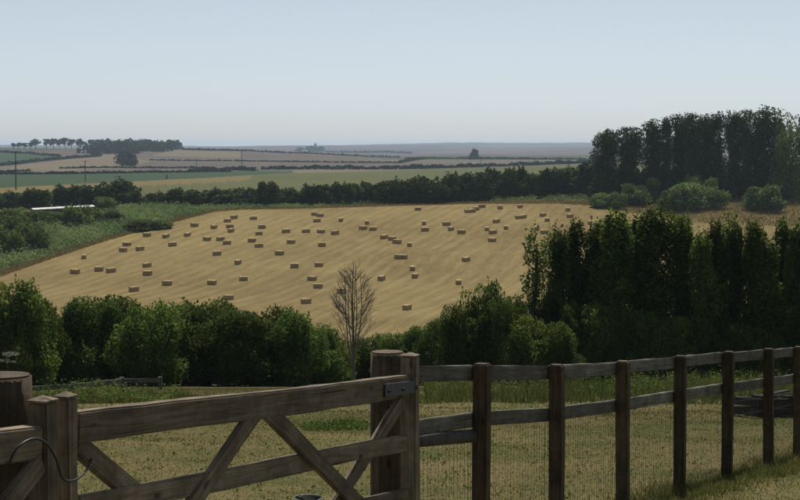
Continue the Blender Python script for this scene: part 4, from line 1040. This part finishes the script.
hedgerow('hedgerow', [(150, 160.3), (240, 161.4), (320, 162.4), (400, 163)], 1.5, 6, 'thin hedge line crossing the far mauve fields')
hedgerow('hedgerow', [(182, 149.8), (210, 150.6), (250, 151.4), (300, 153.6), (350, 156), (400, 157.6)], 2.0, 7, 'dark hedge along the ridge falling away from hill wood')
hedgerow('hedgerow', [(405, 158.8), (460, 159), (530, 159.6), (600, 160)], 2.4, 8, 'straight dark hedge line across the far fields', dmin=2300)
hedgerow('hedgerow', [(0, 166), (30, 162.5), (60, 159.5), (100, 156.5)], 3.6, 9, 'diagonal hedge climbing the hill beside green pasture')
hedgerow('hedgerow', [(-60, 151.8), (0, 152.6), (30, 154), (60, 156.6)], 2.6, 10, 'hedge above the green pasture on the hill')
hedgerow('hedgerow', [(325, 152.6), (360, 152.8), (412, 153.6)], 2.0, 11, 'faint hedge below the farthest blue ridge', dmin=4000)
hedgerow('hedgerow', [(0, 172.4), (30, 171.3)], 2.4, 12, 'short stub of hedge beside the green strip at hill foot')
hedgerow('hedgerow', [(400, 163.2), (412, 160.8), (425, 159)], 2.4, 13, 'short slanting hedge joining two distant hedge lines')

def wood_mass(name, poly, n, leafpx, seed, label, h=9, cat='wood'):
    r = np.random.default_rng(seed); C = scatter_px(n, poly, r, 1200, 3300); k = np.repeat(np.arange(len(C)), 110); Ym = C[:, 1].mean(); hh = r.uniform(.7, 1.25, len(C)) * h
    d = unit(r.normal(size=(len(k), 3))); d[:, 2] = np.abs(d[:, 2]); c0 = C[0].copy()
    P = C[k] - c0 + d * np.stack([hh[k] * .6, hh[k] * .6, hh[k]], 1) * r.uniform(.7, 1.03, (len(k), 1))
    V, Fc, vv = leaf_quads(P, d, leafpx * 1.7 / F * Ym, r, .8); ob = mobj(name, np_mesh(name, V, Fc, vv), M['leaf_dist'], None, tuple(c0)); tag(ob, label, cat, None, 'stuff')
wood_mass('hill_wood', [(82, 151), (100, 148.5), (125, 147), (150, 147), (184, 148.2), (178, 150), (158, 152.5), (145, 158.5), (135, 155), (120, 153.5), (98, 155.5), (80, 156.5)], 150, 1.3, 61, 'dark wood covering the hill crest', 13)
wood_mass('copse', [(119, 161), (126, 159.5), (133, 160), (134, 165.5), (126, 167.5), (119, 166)], 16, 1.3, 62, 'rounded copse on the open side of the hill', 12, 'copse')

UP = []
for sd_ in range(3):   # umbrella-crowned pines on the hill
    r = np.random.default_rng(300 + sd_); lob = [(r.uniform(-3, 3), r.uniform(-3, 3), 8.6 + r.uniform(-2.4, 2.0), r.uniform(1.8, 3.2), 2.9, r.uniform(1.4, 2.4)) for _ in range(9)]
    P, N, tn = lobe_points(lob, 900, r); V, Fc, vv = leaf_quads(P, N, 1.3, r, .7, tn); root = empty('hill_pine')
    mobj('crown', np_mesh('hill_pine_crown', V, Fc, vv), M['leaf_dist'], root); mobj('trunk', limb_mesh('hill_pine_trunk', 10.2, .5, 5, 4, r, .6, .6), M['bark'], root); UP.append(root)
for i, (u, vt, w) in enumerate([(14, 143, 7), (19, 142.5, 7), (25, 142.8, 8), (31, 142.6, 7), (36.5, 139, 10), (47, 138.8, 8), (54, 138.3, 8), (60, 139, 6), (65.5, 137.6, 8), (72, 139, 8), (79, 138.8, 10), (92, 139.5, 8), (99, 139.6, 8), (106, 140.2, 9)]):
    Y = 2700 + (i * 31) % 60; place_px(UP[i % 3], 10.2, 12.2, u, vt, w * 1.05, Y, 'flat-topped pine in the row along the hill crest', 'pine tree', 'pines on the hill crest')
DT = bush_proto('distant_tree', 121, 6, 6, 10, 1300, 1.6, M['leaf_dist'], 14, 0)
place_px(DT, 12.4, 10.2, 474, 149, 11, 2450, 'lone round dark tree on the distant open fields', 'tree', None)
DT2 = bush_proto('distant_tree', 122, 6, 6, 10, 1300, 2.6, M['leaf_dist'], 14, 0)
for u, vt, w, Y in [(310, 146, 14, 5600), (320, 146.5, 12, 5700), (300, 147.5, 10, 5650)]:
    place_px(DT2, 12.4, 10.2, u, vt, w, Y, 'hazy tree in the far farmstead clump', 'tree', 'trees round the far farmstead')
def tower():
    Y = 5750.0; u = 315.5; X = (u - 400) / F * Y; g = gz1(X, Y); zt = at(u, 143.6, Y)[2]; root = empty('church_tower', (X, Y, g)); tag(root, 'tiny hazy tower rising from the far farmstead trees', 'tower')
    def bx(name, w, z0, z1, mat, x=0.0):
        bm = bmesh.new(); bmesh.ops.create_cube(bm, size=1); bmesh.ops.scale(bm, vec=(w, w, z1 - z0), verts=bm.verts); bmesh.ops.translate(bm, vec=(x, 0, (z0 + z1) / 2), verts=bm.verts); return mobj(name, bm_mesh(name, bm), mat, root)
    H = zt - g; bx('tower_shaft', 7, -1, H * .93, M['stone']); bx('parapet', 7.8, H * .93 + .01, H, M['stone'])
    for x in (-3.2, 3.2): bx('pinnacle', 1.1, H + .01, H + 3.5, M['stone'], x)
tower()
def farmhouse(u, v, Y, L, label):
    X = (u - 400) / F * Y; g = gz1(X, Y); root = empty('farmhouse', (X, Y, g), .3); tag(root, label, 'house')
    W2, H = 7, 5.0
    V = [(-L / 2, -W2 / 2, -1), (L / 2, -W2 / 2, -1), (L / 2, W2 / 2, -1), (-L / 2, W2 / 2, -1), (-L / 2, -W2 / 2, H), (L / 2, -W2 / 2, H), (L / 2, W2 / 2, H), (-L / 2, W2 / 2, H)]
    mobj('wall', np_mesh('wall', V, [(0, 1, 5, 4), (1, 2, 6, 5), (2, 3, 7, 6), (3, 0, 4, 7)]), M['render'], root)
    e = .5; V = [(-L / 2 - e, -W2 / 2 - e, H - .1), (L / 2 + e, -W2 / 2 - e, H - .1), (L / 2 + e, W2 / 2 + e, H - .1), (-L / 2 - e, W2 / 2 + e, H - .1), (-L / 2 - e, 0, H + 3.2), (L / 2 + e, 0, H + 3.2)]
    rf = mobj('roof', np_mesh('roof', V, [(0, 1, 5, 4), (2, 3, 4, 5), (0, 4, 3, 3), (1, 2, 5, 5)][:2]), M['slate'], root)
    for x in (-L * .3, 0, L * .3):
        V = [(x - .5, -W2 / 2 - .03, 1.2), (x + .5, -W2 / 2 - .03, 1.2), (x + .5, -W2 / 2 - .03, 2.6), (x - .5, -W2 / 2 - .03, 2.6)]; mobj('window', np_mesh('window', V, [(0, 1, 2, 3)]), M['slate'], root)
farmhouse(305, 151, 5400, 16, 'tiny pale farmhouse beside the far farmstead trees')

# ------------------------------------------------------------------ haze
def haze():
    m = bpy.data.materials.new('haze_air'); m.use_nodes = True; n = m.node_tree.nodes; n.clear()
    out = n.new('ShaderNodeOutputMaterial'); pvn = n.new('ShaderNodeVolumePrincipled')
    pvn.inputs['Color'].default_value = (.62, .80, 1.0, 1); pvn.inputs['Density'].default_value = 7e-5; pvn.inputs['Anisotropy'].default_value = .35
    m.node_tree.links.new(pvn.outputs[0], out.inputs['Volume'])
    x0, x1, y0, y1, z0, z1 = -19500, 19500, -200, 16500, -62, 30
    V = [(x, y, z) for z in (z0, z1) for y in (y0, y1) for x in (x0, x1)]
    Fc = [(0, 2, 3, 1), (4, 5, 7, 6), (0, 1, 5, 4), (2, 6, 7, 3), (0, 4, 6, 2), (1, 3, 7, 5)]
    o = mobj('haze', np_mesh('haze', V, Fc), m); tag(o, kind='stuff')
haze()
